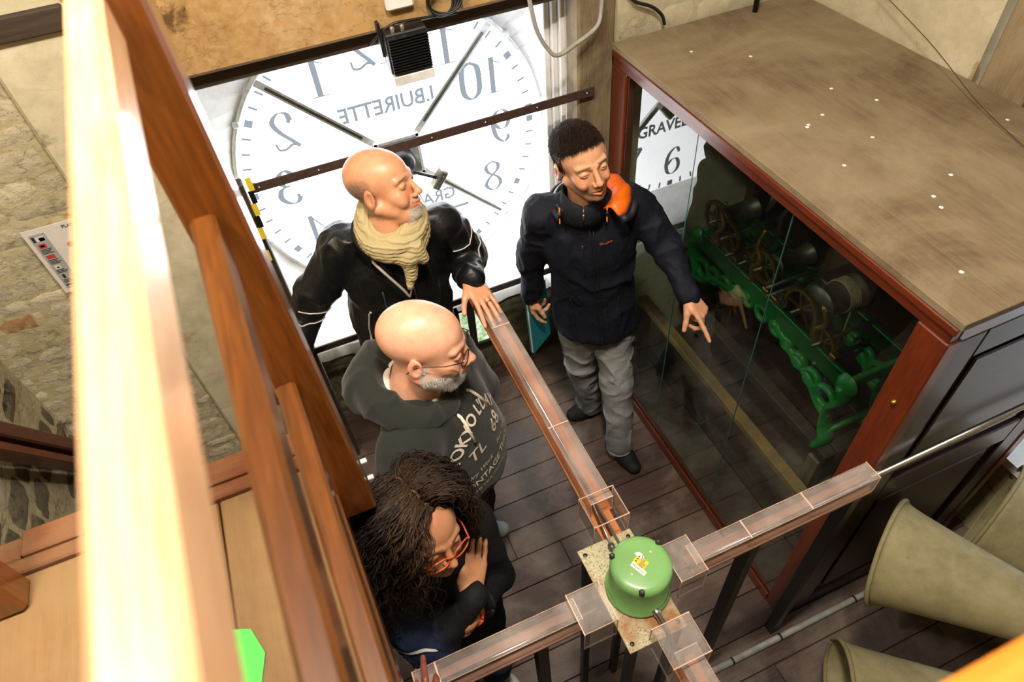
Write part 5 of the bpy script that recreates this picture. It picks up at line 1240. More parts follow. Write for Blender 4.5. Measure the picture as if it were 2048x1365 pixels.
# ------------------------------------------------------------- MAN 1: bald man, scarf, black shiny jacket
def man_scarf():
    F = nrm((-.20, -.98, 0)); Lf = V3(-F[1], F[0], 0)
    J = dict(neck=V3(.225, 1.835, 1.465), rs=V3(.058, 1.925, 1.375), ls=V3(.400, 1.855, 1.400), re=V3(-.115, 1.965, 1.135), rw=V3(-.250, 1.88, .97), le=V3(.500, 1.925, 1.165), lw=V3(.437, 1.705, 1.248),
             chest=V3(.23, 1.89, 1.28), hipc=V3(.195, 1.90, .88), rh=V3(.11, 1.92, .84), lh=V3(.28, 1.90, .84), rk=V3(.10, 1.90, .46), lk=V3(.28, 1.88, .46), ra=V3(.10, 1.93, .09), la=V3(.29, 1.91, .09))
    t = thing('person', (.2, 1.9, 0), 'bald smiling man in shiny black jacket and beige scarf, hand on the clear channel', 'person')
    skin = lin('d69b76'); R = Rypr(-34, -16, -11); T = V3(.239, 1.823, 1.632)
    st = [(lambda x, y, z, ay: (1 - sstep(.030, .070, z + .5 * np.maximum(-x - .06, 0))) * (z > -.075) * (1 - sstep(-.016, .014, x)) * (1 - sstep(.0755, .079, ay)), lin('665a50'), .75),
          (lambda x, y, z, ay: sstep(.045, .065, x) * (1 - sstep(-.088, -.076, z)) * (1 - sstep(.022, .038, ay)), lin('cfc6ba'), .8)]
    Vh, Qh, Ch, w = head_mesh(R, T, 1.02, dict(skin=skin, brow=lin('5d4030'), browa=.7, stubble=st, open=.45, nose=1.12, smile=.005, fat=.004, neck=(-.045, 0, -.19)))
    hl = hand_mesh(J['lw'], nrm((.16, -.93, -.33)), nrm((.12, .25, 1)), False, ((.18, .10, .05), (.10, .12, .05), (.08, .12, .05), (.12, .15, .08)), skin, J['le'], thumb=(.80, .62, -.22), spread=1.3, size=1.03)
    hr = hand_mesh(J['rw'], nrm((-.3, -.5, -.7)), nrm((-.6, -.3, .5)), True, ((.5, .5, .3),) * 4, skin, J['re'])
    V, Q, C = joinm([(Vh, Qh, Ch), hl, hr, inner_body(J, skin)]); mesh_obj('body', V, Q, M['skin'], t, True, C)
    eyes(t, w, R, 1.02, lin('4a4038'), (1, .0, .15))
    n = vnormals(Vh, Qh); L = (Vh - T) @ R / 1.02; x, y, z = L.T; ay = np.abs(y)
    r0, n0 = pick(Vh, n, L, (x > .045) & (z < -.080) & (z > -.125) & (ay < .036) | (x > .080) & (ay < .026) & (np.abs(z + .058) < .005), 2600, 5); hairs('goatee', r0, n0 + V3(0, 0, -.4), .0045, .00035, lin('d8d2c8'), t, 2, 0, 3)
    # finger ring
    u = nrm((.16, -.93, -.33)); b = nrm(V3(.12, .25, 1)); t_ = -np.cross(b, u); pc = J['lw'] + u * .112 * 1.03 + t_ * (-.0125); ring = [pc + .0098 * (math.cos(a) * t_ + math.sin(a) * b) for a in np.linspace(0, 2 * PI, 21)]
    tube('ring', ring, .0013, M['brass'], t, 6)
    S, at = dress(J, F, Lf, .74, chest=(.130, .185), waist=(.140, .180), hemr=(.150, .190), arm=(.078, .070, .066, .046), trap=.055, sh=.064, cuffs=(.13, 0))
    S.cap(T + V3(0, .01, -.06), V3(.23, 1.80, 1.42), .064, .070, .01, True)
    S.cap(V3(.225, 1.79, 1.44), V3(.24, 1.70, 1.22), .060, .035, .02, True)
    S.plane((0, 0, .74), (0, 0, -1), .012)
    V, Q = S.mesh(); V = smoothv(V, Q, 1); V = folds(V, Q, .020, 5.5, (1.4, 1.4, .8), 4, fine=.4); V = folds(V, Q, .005, 13, (1.3, 1.3, .6), 9, fine=.2); V = smoothv(V, Q, 1, .3)
    mesh_obj('jacket', V, Q, M['nylon'], t, True, np.tile(np.array(lin('101113')), (len(V), 1))); bv = bvh(V, Q)
    blk = vc(M['nylon'], lin('111214')); pip = vc(M['scarf'], lin('c9c6c0')); grey = vc(M['scarf'], lin('a59c92'))
    # open collar flaps
    c0 = J['neck'] + V3(0, 0, -.005); Vc = []; n_ = 40
    for i in range(n_ + 1):
        a = -142 + 284 * i / n_; d = ndir(-F, Lf, a); op = abs(a) / 142
        for (rr, zz) in ((.118, -.05), (.112, .0), (.104 + .02 * op, .052 - .03 * op), (.090 + .02 * op, .052 - .03 * op), (.090, .0), (.094, -.05)): Vc.append(c0 + d * (rr + .01 * op) + V3(0, 0, zz - .03 * op * op))
    Fc = np.array([(i * 6 + j, (i + 1) * 6 + j, (i + 1) * 6 + (j + 1) % 6, i * 6 + (j + 1) % 6) for i in range(n_) for j in range(6)])
    mesh_obj('jacket_collar', np.array(Vc), Fc, M['nylon'], t, True, np.tile(np.array(lin('111214')), (len(Vc), 1)))
    # dark pullover with zip in the opening
    S = Sdf(V3(.05, 1.62, .9), V3(.42, 2.0, 1.55), .008); S.cap(c0 + V3(0, .02, -.02), at(1.25), .085, .13, .03, sq=(F, .85)); S.cap(at(1.25), at(.95), .135, .14, .03, sq=(F, .85))
    Vp, Qp = S.mesh(); mesh_obj('pullover', Vp, Qp, M['fleece'], t, True, np.tile(np.array(lin('1d1e1c')), (len(Vp), 1))); bp = bvh(Vp, Qp)
    g = lambda b_, a, z, off=.004: on_surf(b_, at(z) + ndir(F, Lf, a) * .45, -ndir(F, Lf, a), off)
    tube('pullover_zip_tape', catmull([c0 + ndir(F, Lf, -62) * .100 + V3(0, 0, .02), c0 + ndir(F, Lf, -48) * .112 + V3(0, 0, -.04), c0 + ndir(F, Lf, -22) * .128 + V3(0, 0, -.075), c0 + ndir(F, Lf, 0) * .135 + V3(0, 0, -.15), c0 + ndir(F, Lf, 9) * .135 + V3(0, 0, -.20)], 6), .0050, grey, t, 8)
    tube('pullover_zip_tape', catmull([c0 + ndir(F, Lf, 40) * .100 + V3(0, 0, .0), c0 + ndir(F, Lf, 30) * .118 + V3(0, 0, -.07), c0 + ndir(F, Lf, 18) * .130 + V3(0, 0, -.15), c0 + ndir(F, Lf, 9) * .135 + V3(0, 0, -.20)], 6), .0028, grey, t, 8)
    tube('jacket_zip_edge', [g(bv, a, z) for a, z in zip(np.linspace(24, 14, 16), np.linspace(1.26, .80, 16))], .0035, vc(M['nylon'], lin('2a2b2e')), t, 6)
    tube('jacket_zip_edge', [g(bv, a, z) for a, z in zip(np.linspace(-22, -2, 16), np.linspace(1.26, .80, 16))], .0035, vc(M['nylon'], lin('2a2b2e')), t, 6)
    # white piping on flank and sleeves
    try:
        tube('piping', [g(bv, a, z, .002) for a, z in zip(np.linspace(-40, -64, 18), (1.16, 1.165, 1.155, 1.14, 1.12, 1.10, 1.075, 1.05, 1.025, 1.0, .975, .95, .925, .90, .875, .85, .825, .80))], .0030, pip, t, 6)
        mesh_obj('reflective_wedge', [g(bv, a, z, .003) for a, z in ((-49, 1.03), (-52, 1.03), (-50, .86), (-60, .86), (-52, .80), (-64, .80))], np.array([(0, 1, 3, 2), (2, 3, 5, 4)]), pip, t)
        for off in (0, .09):
            c = J['re'] + (J['rw'] - J['re']) * off * 2.2; d = nrm(J['rw'] - J['re']); s_, u_, _ = frame_of(d)
            piping('piping', bv, [c + .09 * (math.cos(a) * s_ + math.sin(a) * u_) + d * .03 * math.sin(a) for a in np.linspace(-.6, 1.3, 6)], .0024, pip, t)
        d = nrm(J['le'] - J['ls']); s_, u_, _ = frame_of(d)
        for off, a0, a1 in ((.35, 2.0, 4.0), (.62, 2.2, 3.6)):
            c = J['ls'] + (J['le'] - J['ls']) * off; piping('piping', bv, [c + .09 * (math.cos(a) * s_ + math.sin(a) * u_) + d * .02 * math.cos(a * 2) for a in np.linspace(a0, a1, 6)], .0024, pip, t)
    except Exception as e: print('piping', e)
    for kx, ke in (('lw', 'le'), ('rw', 're')):
        d = nrm(J[kx] - J[ke]); s_, u_, _ = frame_of(d)
        for q in range(3): tube('cuff_gather', [J[kx] - d * (.004 + .012 * q) + (.047 + .001 * math.sin(9 * a)) * (math.cos(a) * s_ + math.sin(a) * u_) for a in np.linspace(0, 2 * PI, 29)], .0040, blk, t, 6)
    # scarf: crinkled wraps and a knot
    Sc = Sdf(V3(.05, 1.58, 1.20), V3(.43, 2.0, 1.62), .0042); cn = J['neck'] + V3(.012, -.012, .040)
    for q, (rr, zz, r_) in enumerate(((.078, .035, .022), (.088, .010, .028), (.086, -.020, .030))):
        pts = [cn + ndir(F, Lf, a) * (rr + .022 * max(0, math.cos(math.radians(a)))) + V3(0, 0, zz - .050 * max(0, math.cos(math.radians(a))) ** 1.5 + .010 * math.sin(math.radians(a * 2 + q * 60))) for a in np.linspace(0, 360, 25)]
        for a, b in zip(pts[:-1], pts[1:]): Sc.cap(a, b, r_, r_, .012)
    kp = cn + ndir(F, Lf, 16) * .118 + V3(0, 0, -.075)
    Sc.ell(kp, (.034, .042, .032), np.stack([F, Lf, V3(0, 0, 1)], 1), .012); Sc.cap(kp, kp + V3(-.005, -.012, -.075), .030, .018, .012); Sc.cap(kp + Lf * .03 + V3(0, 0, .03), kp + Lf * .045 + V3(0, 0, -.02), .026, .020, .012); Sc.cap(kp + V3(0, 0, -.05), kp + V3(-.02, -.02, -.11), .020, .011, .01)
    V, Q = Sc.mesh(); n_ = vnormals(V, Q); rel = V - cn; ang_ = np.arctan2(rel @ Lf, rel @ F); rad_ = np.linalg.norm(rel[:, :2], axis=1)
    ph = (rel[:, 2] + .55 * (rad_ - .09)) * 480 + 9 * np.cos(ang_ - .35) + 6 * fbm(V * 16, 2); V = V + n_ * (.0020 * np.sin(ph) + .0012 * np.sin(ph * 2.3 + 1))[:, None]
    mesh_obj('scarf', V, Q, M['scarf'], t, True, np.tile(np.array(lin('b5a67c')), (len(V), 1)) * (1 + .05 * np.sin(ph))[:, None])
    S = trousers(J, F, Lf, .009); V, Q = S.mesh(); mesh_obj('trousers', V, Q, M['nylon'], t, True, np.tile(np.array(lin('121316')), (len(V), 1)))
    for kx in ('ra', 'la'): shoe('shoe', (J[kx][0] - .01, J[kx][1] - .17, 0), (J[kx][0], J[kx][1] + .05, 0), M['shoe'], lin('1a1a1c'), lin('111111'), t)
    return t, J
P1, J1 = man_scarf()

# ------------------------------------------------------------- MAN 2: bald man with glasses, grey hoodie
def glasses(t, w, frame_mat, lens, wd=.030, ht=.017, zc=-.006, x0=.106, tip=-.012, thick=.0013, lower=True):
    P = lambda *a: w(a)
    for q in (-1, 1):
        n_ = 24; pts = []
        for k in range(n_ + 1):
            a = 2 * PI * k / n_; sx = np.sign(math.cos(a)) * abs(math.cos(a)) ** .7; sz = np.sign(math.sin(a)) * abs(math.sin(a)) ** .7
            yy = q * .034 + wd * .83 * sx; pts.append(P(x0 - .0035 * (abs(yy) / .05) ** 2 * 2.2, yy, zc + ht * sz - .004))
        tube('rim', pts, thick, frame_mat, t, 6); mesh_obj('lens', pts[:-1], [tuple(range(n_))], lens, t)
        tube('temple', [P(x0 - .010, q * .060, zc + .006), P(.06, q * .0745, zc + .006), P(.0, q * .0815, zc + .006), P(-.02, q * .0835, zc + .002), P(-.035, q * .082, zc - .018)], thick * 1.1, frame_mat, t, 6)
        tube('hinge', [P(x0 - .0055, q * .057, zc + .005), P(x0 - .010, q * .060, zc + .006)], thick * 1.5, frame_mat, t, 6)
    tube('bridge', [P(x0 + .001, -.010, zc + .003), P(x0 + .004, 0, zc + .006), P(x0 + .001, .010, zc + .003)], thick, frame_mat, t, 6)
def man_hoodie():
    F = nrm((.82, -.57, 0)); Lf = V3(-F[1], F[0], 0)
    J = dict(neck=V3(.118, 1.185, 1.430), rs=V3(.030, 1.035, 1.345), ls=V3(.235, 1.330, 1.345), re=V3(-.035, 1.03, 1.06), rw=V3(.035, .975, .86), le=V3(.315, 1.36, 1.09), lw=V3(.262, 1.235, 1.03),
             chest=V3(.13, 1.185, 1.25), hipc=V3(.135, 1.225, .86), rh=V3(.085, 1.15, .82), lh=V3(.19, 1.30, .82), rk=V3(.10, 1.15, .46), lk=V3(.22, 1.33, .46), ra=V3(.06, 1.16, .09), la=V3(.215, 1.415, .09))
    t = thing('person', (.14, 1.22, 0), 'bald bearded man with glasses in dark grey hoodie with white lettering', 'person')
    skin = lin('dca488'); R = Rypr(-26, 4, -6); T = V3(.157, 1.160, 1.594)
    Vh, Qh, Ch, w = head_mesh(R, T, 1.03, dict(skin=skin, brow=lin('a08a78'), browa=.3, open=.3, nose=1.2, fat=.007, neck=(-.055, 0, -.19),
        stubble=[(lambda x, y, z, ay: (z < -.045 - .25 * np.maximum(.05 - x, 0) * 0) * (x > -.002 + .0 * z) * (z > -.135) * (1 - sstep(-.052, -.042, z - .35 * (ay - .045) * 0 + .25 * (x - .03))) * (1 - .8 * (np.abs(z + .071) < .010) * (ay < .02)), lin('cfc9c2'), .8),
                 (lambda x, y, z, ay: (np.abs(x - .006) < .010) * (z < -.008) * (z > -.06), lin('bdb5ac'), .5)]))
    hl = hand_mesh(J['lw'], nrm((-.57, -.80, -.15)), nrm((.8, -.57, 0)), False, ((.4, .4, .3),) * 4, skin, J['le'])
    hr = hand_mesh(J['rw'], nrm((.3, -.2, -.9)), nrm((-.3, -.8, 0)), True, ((.4, .4, .3),) * 4, skin, J['re'])
    V, Q, C = joinm([(Vh, Qh, Ch), hl, hr, inner_body(J, skin)]); mesh_obj('body', V, Q, M['skin'], t, True, C); eyes(t, w, R, 1.03, lin('5a5048'), (1, 0, -.1))
    n = vnormals(Vh, Qh); L = (Vh - T) @ R / 1.03; x, y, z = L.T; ay = np.abs(y)
    bm_ = (x > .0) & (z < -.050 - .25 * (x - .03)) & (z > -.13) & ~((np.abs(z + .0715) < .010) & (ay < .024) & (x > .07)) & ~((x < .04) & (ay < .035)) & ~((x < .055) & (z < -.115))
    r0, n0 = pick(Vh, n, L, bm_, 5200, 5); hairs('beard', r0, n0 + V3(0, 0, -.45), .0065, .00042, lin('d2cdc8'), t, 3, .001, 3)
    r0, n0 = pick(Vh, n, L, (np.abs(x - .004) < .010) & (z < -.005) & (z > -.06) & (ay > .06), 500, 8); hairs('beard', r0, n0 + V3(0, 0, -.8), .006, .0004, lin('cfcac4'), t, 2, .0, 4)
    lens = clear_mat('spectacle_lens', (.96, .97, .97), .0, (1, 1, 1), 1.45, 0, .7)
    w103 = w; glasses(t, w103, M['black_plastic'], lens)
    S, at = dress(J, F, Lf, .86, chest=(.150, .195), waist=(.165, .185), hemr=(.150, .175), arm=(.085, .074, .070, .050), trap=.072, sh=.075, belly=(.160, .175, .19, 1.08, .040), k=.05)
    S.cap(T + V3(0, 0, -.05), J['neck'] + V3(.012, -.01, -.03), .068, .072, .01, True); S.plane((0, 0, .86), (0, 0, -1), .012)
    V, Q = S.mesh(); V = smoothv(V, Q, 2); V = folds(V, Q, .010, 5.5, (1.1, 1.1, 1.0), 8, fine=.3); V = smoothv(V, Q, 1, .4)
    cl_ = lin('242723'); mesh_obj('hoodie', V, Q, M['fleece'], t, True, np.tile(np.array(cl_), (len(V), 1))); bv = bvh(V, Q)
    # thick hood collar lying round the neck
    c0 = J['neck'] + V3(-.006, .004, .0); S = Sdf(c0 - (.24, .24, .14), c0 + (.24, .24, .18), .006)
    pts = []
    for a in np.linspace(-168, 168, 33):
        d = ndir(-F, Lf, a); b_ = (1 + math.cos(math.radians(a))) / 2; pts.append((c0 + d * (.096 + .028 * b_) + V3(0, 0, -.052 + .088 * b_ ** .8), .030 + .018 * b_))
    for (a, ra), (b, rb) in zip(pts[:-1], pts[1:]): S.cap(a, b, ra, rb, .012)
    back = c0 - F * .135 + V3(0, 0, -.01); S.ell(back, (.065, .105, .075), np.stack([F, Lf, V3(0, 0, 1)], 1), .03); S.ell(c0 + V3(0, 0, .09), (.085, .082, .10), np.stack([F, Lf, V3(0, 0, 1)], 1), .02, True)
    V, Q = S.mesh(); V = smoothv(V, Q, 1); V = folds(V, Q, .013, 11, (1, 1, .7), 5); mesh_obj('hood', V, Q, M['fleece'], t, True, np.tile(np.array(cl_), (len(V), 1)) * 1.05)
    wt = vc(M['scarf'], lin('d9d2c4')); tube('tshirt_neck', [c0 + ndir(-F, Lf, a) * .074 + V3(0, 0, .030 * math.cos(math.radians(a)) + .004) for a in np.linspace(-150, 150, 30)], .013, wt, t, 8)
    # white lettering on the chest
    prt = vc(M['scarf'], lin('c9bfae')); O = lambda x_, z_: at(1.2) * V3(1, 1, 0) + V3(0, 0, z_ + .02) + Lf * (x_ - .025) + F * .4; up = V3(0, 0, 1)
    K = dict(bv=bv, d=-F + V3(0, 0, -.0), mat=prt, parent=t)
    def T_(s, size, x_, z_, **kw): return decal_text('lettering', s, size, bv, O(x_, z_), Lf, up, -F - V3(0, 0, .25), prt, t, **kw)
    T_("TOKYO L'DAY", .050, -.015, 1.372, arc=.13, bold=.0012, sx=.92)
    T_('TL', .058, -.062, 1.275, bold=.0006, shear=.1); T_('68', .066, .045, 1.275, bold=.0012, sx=.9)
    T_('Dry Work', .022, -.075, 1.205, shear=.4); T_('Port Street', .022, .060, 1.215, shear=.4)
    T_('VINTAGE', .032, -.065, 1.168, bold=.0006); T_('THREAD', .032, .070, 1.172, bold=.0006)
    T_('THE TRUE ORIGINAL', .014, -.050, 1.135); T_('THE LABEL', .014, .070, 1.135); T_('D', .030, -.155, 1.165); T_('E', .020, -.155, 1.20)
    for q in (-1, 1): tube('drawstring', [p for p in (near(bv, c0 + ndir(F, Lf, q * 22 + .0) * (.10 + .035 * s) + V3(0, 0, -.055 - .10 * s), .005) for s in (0, .3, .6, 1.0))], .0050, wt, t, 8)
    tube('pocket_seam', [on_surf(bv, at(z_) + ndir(F, Lf, a) * .5, -ndir(F, Lf, a), .001) for a, z_ in zip(np.linspace(-28, -44, 10), np.linspace(1.02, .90, 10))], .003, vc(M['fleece'], lin('1c1f1b')), t, 6)
    d = nrm(J['re'] - J['rs']); s_, u_, _ = frame_of(d); piping('sleeve_seam', bv, [J['rs'] + d * .06 + .12 * (math.cos(a) * s_ + math.sin(a) * u_) for a in np.linspace(0, 2 * PI, 12)], .0018, vc(M['fleece'], lin('1c1f1b')), t, .0005)
    S = trousers(J, F, Lf, .009, (.10, .075, .062, .056), (.13, .16)); V, Q = S.mesh(); V = folds(V, Q, .010, 9, (1, 1, 1.4), 3); mesh_obj('trousers', V, Q, M['softshell'], t, True, np.tile(np.array(lin('17181b')), (len(V), 1)))
    shoe('shoe', (.345, 1.375, 0), (.165, 1.435, 0), M['shoe'], lin('8d9599'), lin('c9cbc8'), t, wd=.05); shoe('shoe', (.20, 1.10, 0), (.02, 1.17, 0), M['shoe'], lin('8d9599'), lin('c9cbc8'), t)
    return t, J
P2, J2 = man_hoodie()

# ------------------------------------------------------------- WOMAN: curly hair, arms folded
def woman():
    F = nrm((.34, -.94, 0)); Lf = V3(-F[1], F[0], 0)
    J = dict(neck=V3(-.018, .785, 1.335), rs=V3(-.150, .735, 1.265), ls=V3(.108, .83, 1.262), re=V3(-.082, .622, 1.115), rw=V3(.020, .655, 1.14), le=V3(.142, .765, 1.040), lw=V3(.012, .628, 1.175),
             chest=V3(-.012, .785, 1.17), hipc=V3(-.005, .80, .82), rh=V3(-.07, .78, .78), lh=V3(.06, .83, .78), rk=V3(-.07, .72, .43), lk=V3(.07, .77, .43), ra=V3(-.07, .78, .08), la=V3(.07, .83, .08))
    t = thing('person', (-.01, .8, 0), 'woman with long dark curly hair and orange-red glasses, arms folded', 'person')
    skin = lin('b5805c'); R = Rypr(-67, -5, -8); T = V3(-.005, .746, 1.492); s = .93
    Vh, Qh, Ch, w = head_mesh(R, T, s, dict(skin=skin, brow=lin('3a2820'), browa=.6, open=.3, nose=.92, lip=lin('8a4a40'), neck=(-.05, 0, -.18)))
    u = nrm((.10, .86, .50)); hr = hand_mesh(V3(.049, .668, 1.228), nrm((.44, .74, .46)), nrm((.30, -.50, .80)), True, ((.12, .12, .08), (.08, .10, .06), (.08, .12, .06), (.14, .14, .08)), skin, V3(.037, .656, 1.215), thumb=(.8, .5, -.3), size=.90, spread=.7)
    hl = hand_mesh(V3(.005, .630, 1.165), nrm((-.88, .22, -.55)), nrm((.15, -.62, .75)), False, ((.2, .2, .1),) * 4, skin, J['le'], size=.78)
    V, Q, C = joinm([(Vh, Qh, Ch), hr, hl, inner_body(J, skin)]); mesh_obj('body', V, Q, M['skin'], t, True, C); eyes(t, w, R, s, lin('3a2c20'), (1, 0, -.35))
    lens = bpy.data.materials['spectacle_lens']; glasses(t, w, plain('orange_red_frame', lin('c8502c'), .35, nscale=30, var=.1, bstr=0), lens, zc=-.012, ht=.016, x0=.108, thick=.0016)
    # jacket; forearms bare below pushed-up sleeves
    J2_ = dict(J); J2_['lw'] = J['le'] + (J['lw'] - J['le']) * .58; J2_['rw'] = V3(.046, .662, 1.222)
    S, at = dress(J2_, F, Lf, .80, chest=(.110, .150), waist=(.105, .135), hemr=(.125, .155), arm=(.056, .050, .047, .040), trap=.044, sh=.050)
    S.cap(T + V3(0, 0, -.05), J['neck'] + V3(.005, -.01, -.02), .052, .060, .01, True); S.plane((0, 0, .80), (0, 0, -1), .012)
    V, Q = S.mesh(); V = smoothv(V, Q, 1); V = folds(V, Q, .012, 8, (1, 1, 1), 6)
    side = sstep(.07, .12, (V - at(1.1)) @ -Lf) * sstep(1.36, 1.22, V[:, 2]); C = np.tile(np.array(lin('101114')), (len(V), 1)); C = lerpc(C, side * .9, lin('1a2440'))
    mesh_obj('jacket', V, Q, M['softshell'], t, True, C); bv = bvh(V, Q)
    wt = vc(M['scarf'], lin('d5d6d2')); d = nrm(J['re'] - J['rs']); s_, u_, _ = frame_of(d)
    def wedge(c, ax_, dirs, width):
        P = []; m = 12
        for i in range(m + 1):
            q = i / m; p = c + (dirs[0] * (1 - q) + dirs[1] * q) * .09; wv = width * math.sin(PI * min(1, q * 1.0)) ** .8 * (.4 + .6 * q) + .0004
            P += [near(bv, p - ax_ * wv, .003), near(bv, p + ax_ * wv, .003)]
        return mesh_obj('white_stripe', P, np.array([(2 * i, 2 * i + 1, 2 * i + 3, 2 * i + 2) for i in range(m)]), wt, t)
    c = J['rs'] + (J['re'] - J['rs']) * .72; wedge(c, d, (nrm(V3(-1, .1, .25)), nrm(V3(.45, -1, .55))), .008)
    d2 = nrm(J['le'] - J['ls']); c = J['ls'] + (J['le'] - J['ls']) * .30; wedge(c, d2, (nrm(V3(.7, .75, .5)), nrm(V3(1.2, .1, .5))), .005)
    dl = nrm(J['lw'] - J['le']); c = J['le'] + (J['lw'] - J['le']) * .84; s2, u2, _ = frame_of(dl); tube('orange_wristband', [c + .0305 * math.cos(a) * s2 + .0275 * math.sin(a) * u2 for a in np.linspace(0, 2 * PI, 25)], .0045, vc(M['scarf'], lin('e0581c')), t, 8, flat=.5)
    c = J['le'] + (J['lw'] - J['le']) * .60; tube('cuff', [c + .040 * (math.cos(a) * s2 + math.sin(a) * u2) for a in np.linspace(0, 2 * PI, 25)], .006, vc(M['softshell'], lin('0e0f11')), t, 8)
    # collar
    tube('collar', [J['neck'] + ndir(-F, Lf, a) * .066 + V3(0, 0, .012) for a in np.linspace(-150, 150, 24)], .014, vc(M['softshell'], lin('101114')), t, 8)
    # curly hair: scalp cap plus several hundred separate locks
    rs_ = np.random.RandomState(12); hcol = np.array(lin('1a100c')); LV = []; LQ = []; LC = []; nb_ = 0; up = R[:, 2]; fw = R[:, 0]; lf = R[:, 1]
    for i in range(1150):
        th = rs_.uniform(-PI, PI); ph = rs_.uniform(0, 1) ** .8 * 1.75
        if i < 250: ph = rs_.uniform(0, .6)
        dl_ = V3(math.sin(ph) * math.cos(th), math.sin(ph) * math.sin(th), math.cos(ph))
        if dl_[0] > .30 and dl_[2] < .80: continue
        if dl_[0] > .62: continue
        root = w((-.012 + .098 * dl_[0], .080 * dl_[1], .032 + .088 * dl_[2])); out = R @ nrm(dl_)
        sgn = 1 if dl_[1] > 0 else -1
        side_ = lf * sgn; Llen = rs_.uniform(.18, .34) * (1 if dl_[2] < .3 else 1.1); m = 42; p = root.copy(); fall = (.15 + .08 * rs_.rand()) * .62; P = [p.copy()]; vel = nrm(out * .6 + side_ * (.9 if sgn < 0 else .5) + fw * (.05 if sgn > 0 else rs_.uniform(0, .6)) + V3(0, 0, .0)); Llen *= (1.05 if sgn < 0 else .8)
        for k in range(m - 1):
            vel = nrm(vel + V3(0, 0, -fall * 1.5) + side_ * .008 + rs_.randn(3) * .035); p = p + vel * Llen / m
            q = (p - w((-.01, 0, .0))); qq = q @ R; r_ = math.sqrt((qq[0] / .108) ** 2 + (qq[1] / .092) ** 2 + ((qq[2] - .01) / .115) ** 2)
            if r_ < 1.12: p = w((-.01, 0, 0)) + q * 1.12 / r_
            l_ = (p - T) @ R; l_[0] = max(l_[0], -.128 - .012 * rs_.rand()); l_[2] = min(l_[2], .122 + .008 * rs_.rand()); l_[1] = min(max(l_[1], -.19 - .03 * rs_.rand()), .118 + .02 * rs_.rand()); p = T + R @ l_
            P.append(p.copy())
        P = np.array(P); ln = P @ R - T @ R
        # keep the face clear
        bad = (ln[:, 0] > .055) & (np.abs(ln[:, 1]) < .050) & (ln[:, 2] < .045)
        if bad.any():
            kx = np.argmax(bad)
            if kx < 9: continue
            P = P[:kx]
        m = len(P); tt = np.arange(m) / 41.; wv = rs_.uniform(0, 6.28); fr = rs_.uniform(3.5, 6.0) * 2 * PI; amp = rs_.uniform(.004, .010) * np.clip(tt * 4, .15, 1)
        d_ = nrm(P[-1] - P[0]); s1, u1, _ = frame_of(d_); P = P + (np.cos(fr * tt + wv) * amp)[:, None] * s1 + (np.sin(fr * tt + wv) * amp)[:, None] * u1
        for sub in range(3):
            o_ = rs_.randn(3) * .0042; r = .0011 * (1 - .7 * tt) + .0002
            Pq = P + o_ * (.3 + tt)[:, None] * 1.5; v_, f_ = tube_vf(Pq, r, 3, False)
            v_ = np.array(v_); LV.append(v_); LQ.append(np.array(f_) + nb_); nb_ += len(v_); base = hcol * rs_.uniform(.55, 1.5)
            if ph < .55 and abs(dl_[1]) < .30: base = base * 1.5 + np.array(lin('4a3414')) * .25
            LC.append(np.tile(base, (len(v_), 1)))
    o = mesh_obj('curly_hair', np.vstack(LV), np.vstack(LQ).astype(np.int32), M['hairm'], t, True, np.vstack(LC)); o['kind'] = 'stuff'
    S = Sdf(T - .16, T + .16, .005); E = lambda c, r, k=.01, sub=False: S.ell(w(c), np.array(r) * s, R, k, sub)
    E((-.024, 0, .034), (.108, .090, .094), .02); E((-.05, .03, -.05), (.075, .06, .09), .03); E((-.05, -.03, -.05), (.075, .06, .09), .03); E((.098, 0, -.012), (.080, .070, .125), .02, True); E((.125, 0, .04), (.075, .062, .075), .01, True)
    V, Q = S.mesh(); V = folds(V, Q, .008, 40, (1, 1, 1), 2); pl_ = ((V - T) @ R); Cx = np.tile(hcol * .8, (len(V), 1)); Cx = lerpc(Cx, .6 * np.exp(-((pl_[:, 1] + .003) / .004) ** 2) * (pl_[:, 2] > .06), lin('9a6c4c'))
    mesh_obj('hair_base', V, Q, M['hairm'], t, True, Cx)
    S = trousers(J, F, Lf, .009, (.088, .062, .052, .048), (.11, .145)); V, Q = S.mesh(); V = folds(V, Q, .008, 9, (1, 1, 1.4), 9); mesh_obj('jeans', V, Q, M['denim'], t, True, np.tile(np.array(lin('232c44')), (len(V), 1)))
    for kx in ('ra', 'la'): shoe('shoe', (J[kx][0] + .05, J[kx][1] - .17, 0), (J[kx][0] - .01, J[kx][1] + .04, 0), M['shoe'], lin('c8c8c6'), lin('d8d8d6'), t)
    return t, J
P4, J4 = woman()

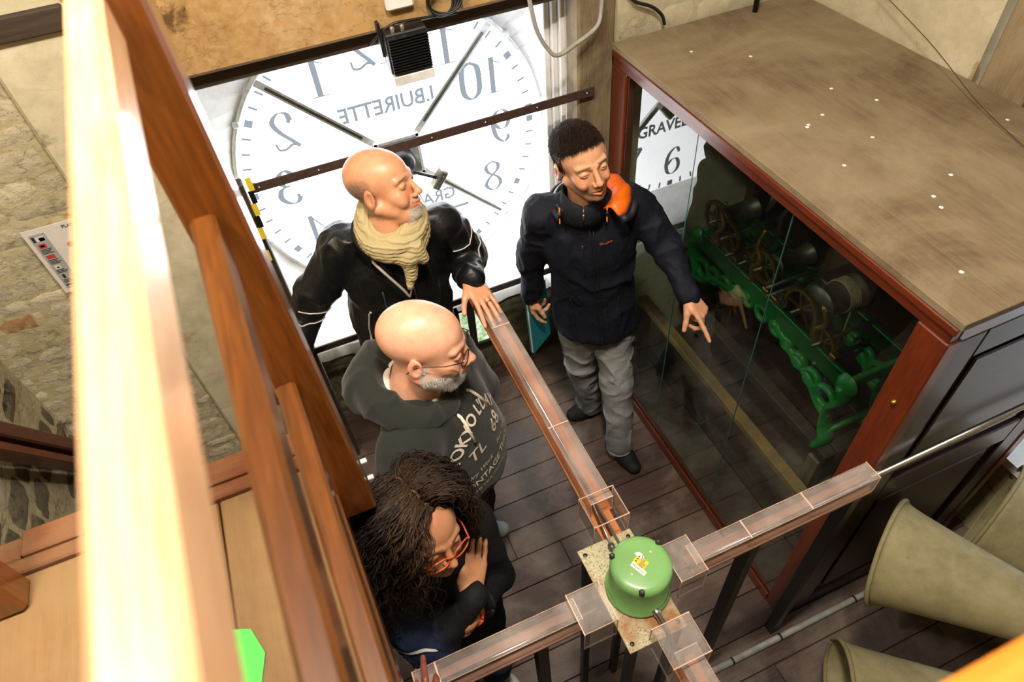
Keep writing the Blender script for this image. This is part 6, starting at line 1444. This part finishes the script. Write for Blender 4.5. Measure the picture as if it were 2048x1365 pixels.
# ------------------------------------------------------------- fifth visitor, only the fingertips in view
def fifth():
    F = nrm((.10, .99, 0)); Lf = V3(-F[1], F[0], 0)
    J = dict(neck=V3(-.045, -.02, 1.395), rs=V3(.120, -.03, 1.325), ls=V3(-.205, .0, 1.325), re=V3(.175, .0, 1.06), rw=V3(.150, .15, .88), le=V3(-.240, .165, 1.12), lw=V3(-.142, .385, 1.180),
             chest=V3(-.045, -.02, 1.22), hipc=V3(-.045, -.03, .86), rh=V3(.04, -.03, .82), lh=V3(-.13, -.02, .82), rk=V3(.05, .0, .45), lk=V3(-.14, .01, .45), ra=V3(.05, -.06, .09), la=V3(-.14, -.05, .09))
    t = thing('person', (-.045, -.03, 0), 'visitor cut off at the bottom, only fingertips on the end of the left channel', 'person')
    skin = lin('8a4c3c'); R = Rypr(84, 5, 0); T = V3(-.035, .0, 1.535)
    hp = [(lambda x, y, z, ay: ((z > .062 + .35 * (x - .05)) | (x < -.02 + .35 * z) & (z > -.045)).astype(float), lin('2c2019'), .9)]
    Vh, Qh, Ch, w = head_mesh(R, T, .96, dict(skin=skin, brow=lin('3a281c'), stubble=hp))
    hl = hand_mesh(V3(-.142, .405, 1.185), nrm((.10, .95, .12)), nrm((-.15, -.15, 1)), False, ((.35, .35, .2), (.15, .15, .1), (.25, .3, .2), (.3, .3, .2)), skin, J['lw'], thumb=(.6, .7, -.3))
    hr = hand_mesh(J['rw'], nrm((0, .5, -.9)), nrm((.9, .1, 0)), True, ((.4, .4, .3),) * 4, skin, J['re'])
    V, Q, C = joinm([(Vh, Qh, Ch), hl, hr, inner_body(J, skin)]); mesh_obj('body', V, Q, M['skin'], t, True, C); eyes(t, w, R, .96, lin('3a2c20'))
    n = vnormals(Vh, Qh); L = (Vh - T) @ R / .96; x, y, z = L.T
    r0, n0 = pick(Vh, n, L, (z > .066 + .3 * (x - .05)) | (x < .0) & (z > -.05), 4000, 1); hairs('short_hair', r0, nrm_rows(n0 * .3 - R[:, 0] * .3 + R[:, 2] * -.3), .014, .001, lin('2c2019'), t, 3, .001, 1, 0, scat=.12)
    S, at = dress(J, F, Lf, .82, h=.008, arm=(.058, .050, .046, .038), sh=.052); S.cap(T + V3(0, 0, -.05), J['neck'] + V3(0, .01, -.02), .056, .058, .01, True); S.plane((0, 0, .82), (0, 0, -1), .012)
    V, Q = S.mesh(); V = folds(V, Q, .012, 8, (1, 1, 1), 11); mesh_obj('sweater', V, Q, M['softshell'], t, True, np.tile(np.array(lin('1a1c22')), (len(V), 1)))
    S = trousers(J, F, Lf, .009); V, Q = S.mesh(); mesh_obj('trousers', V, Q, M['denim'], t, True, np.tile(np.array(lin('2a2f3a')), (len(V), 1)))
    for kx in ('ra', 'la'): shoe('shoe', (J[kx][0], J[kx][1] + .17, 0), (J[kx][0], J[kx][1] - .05, 0), M['shoe'], lin('1a1a1c'), lin('111111'), t)
fifth()
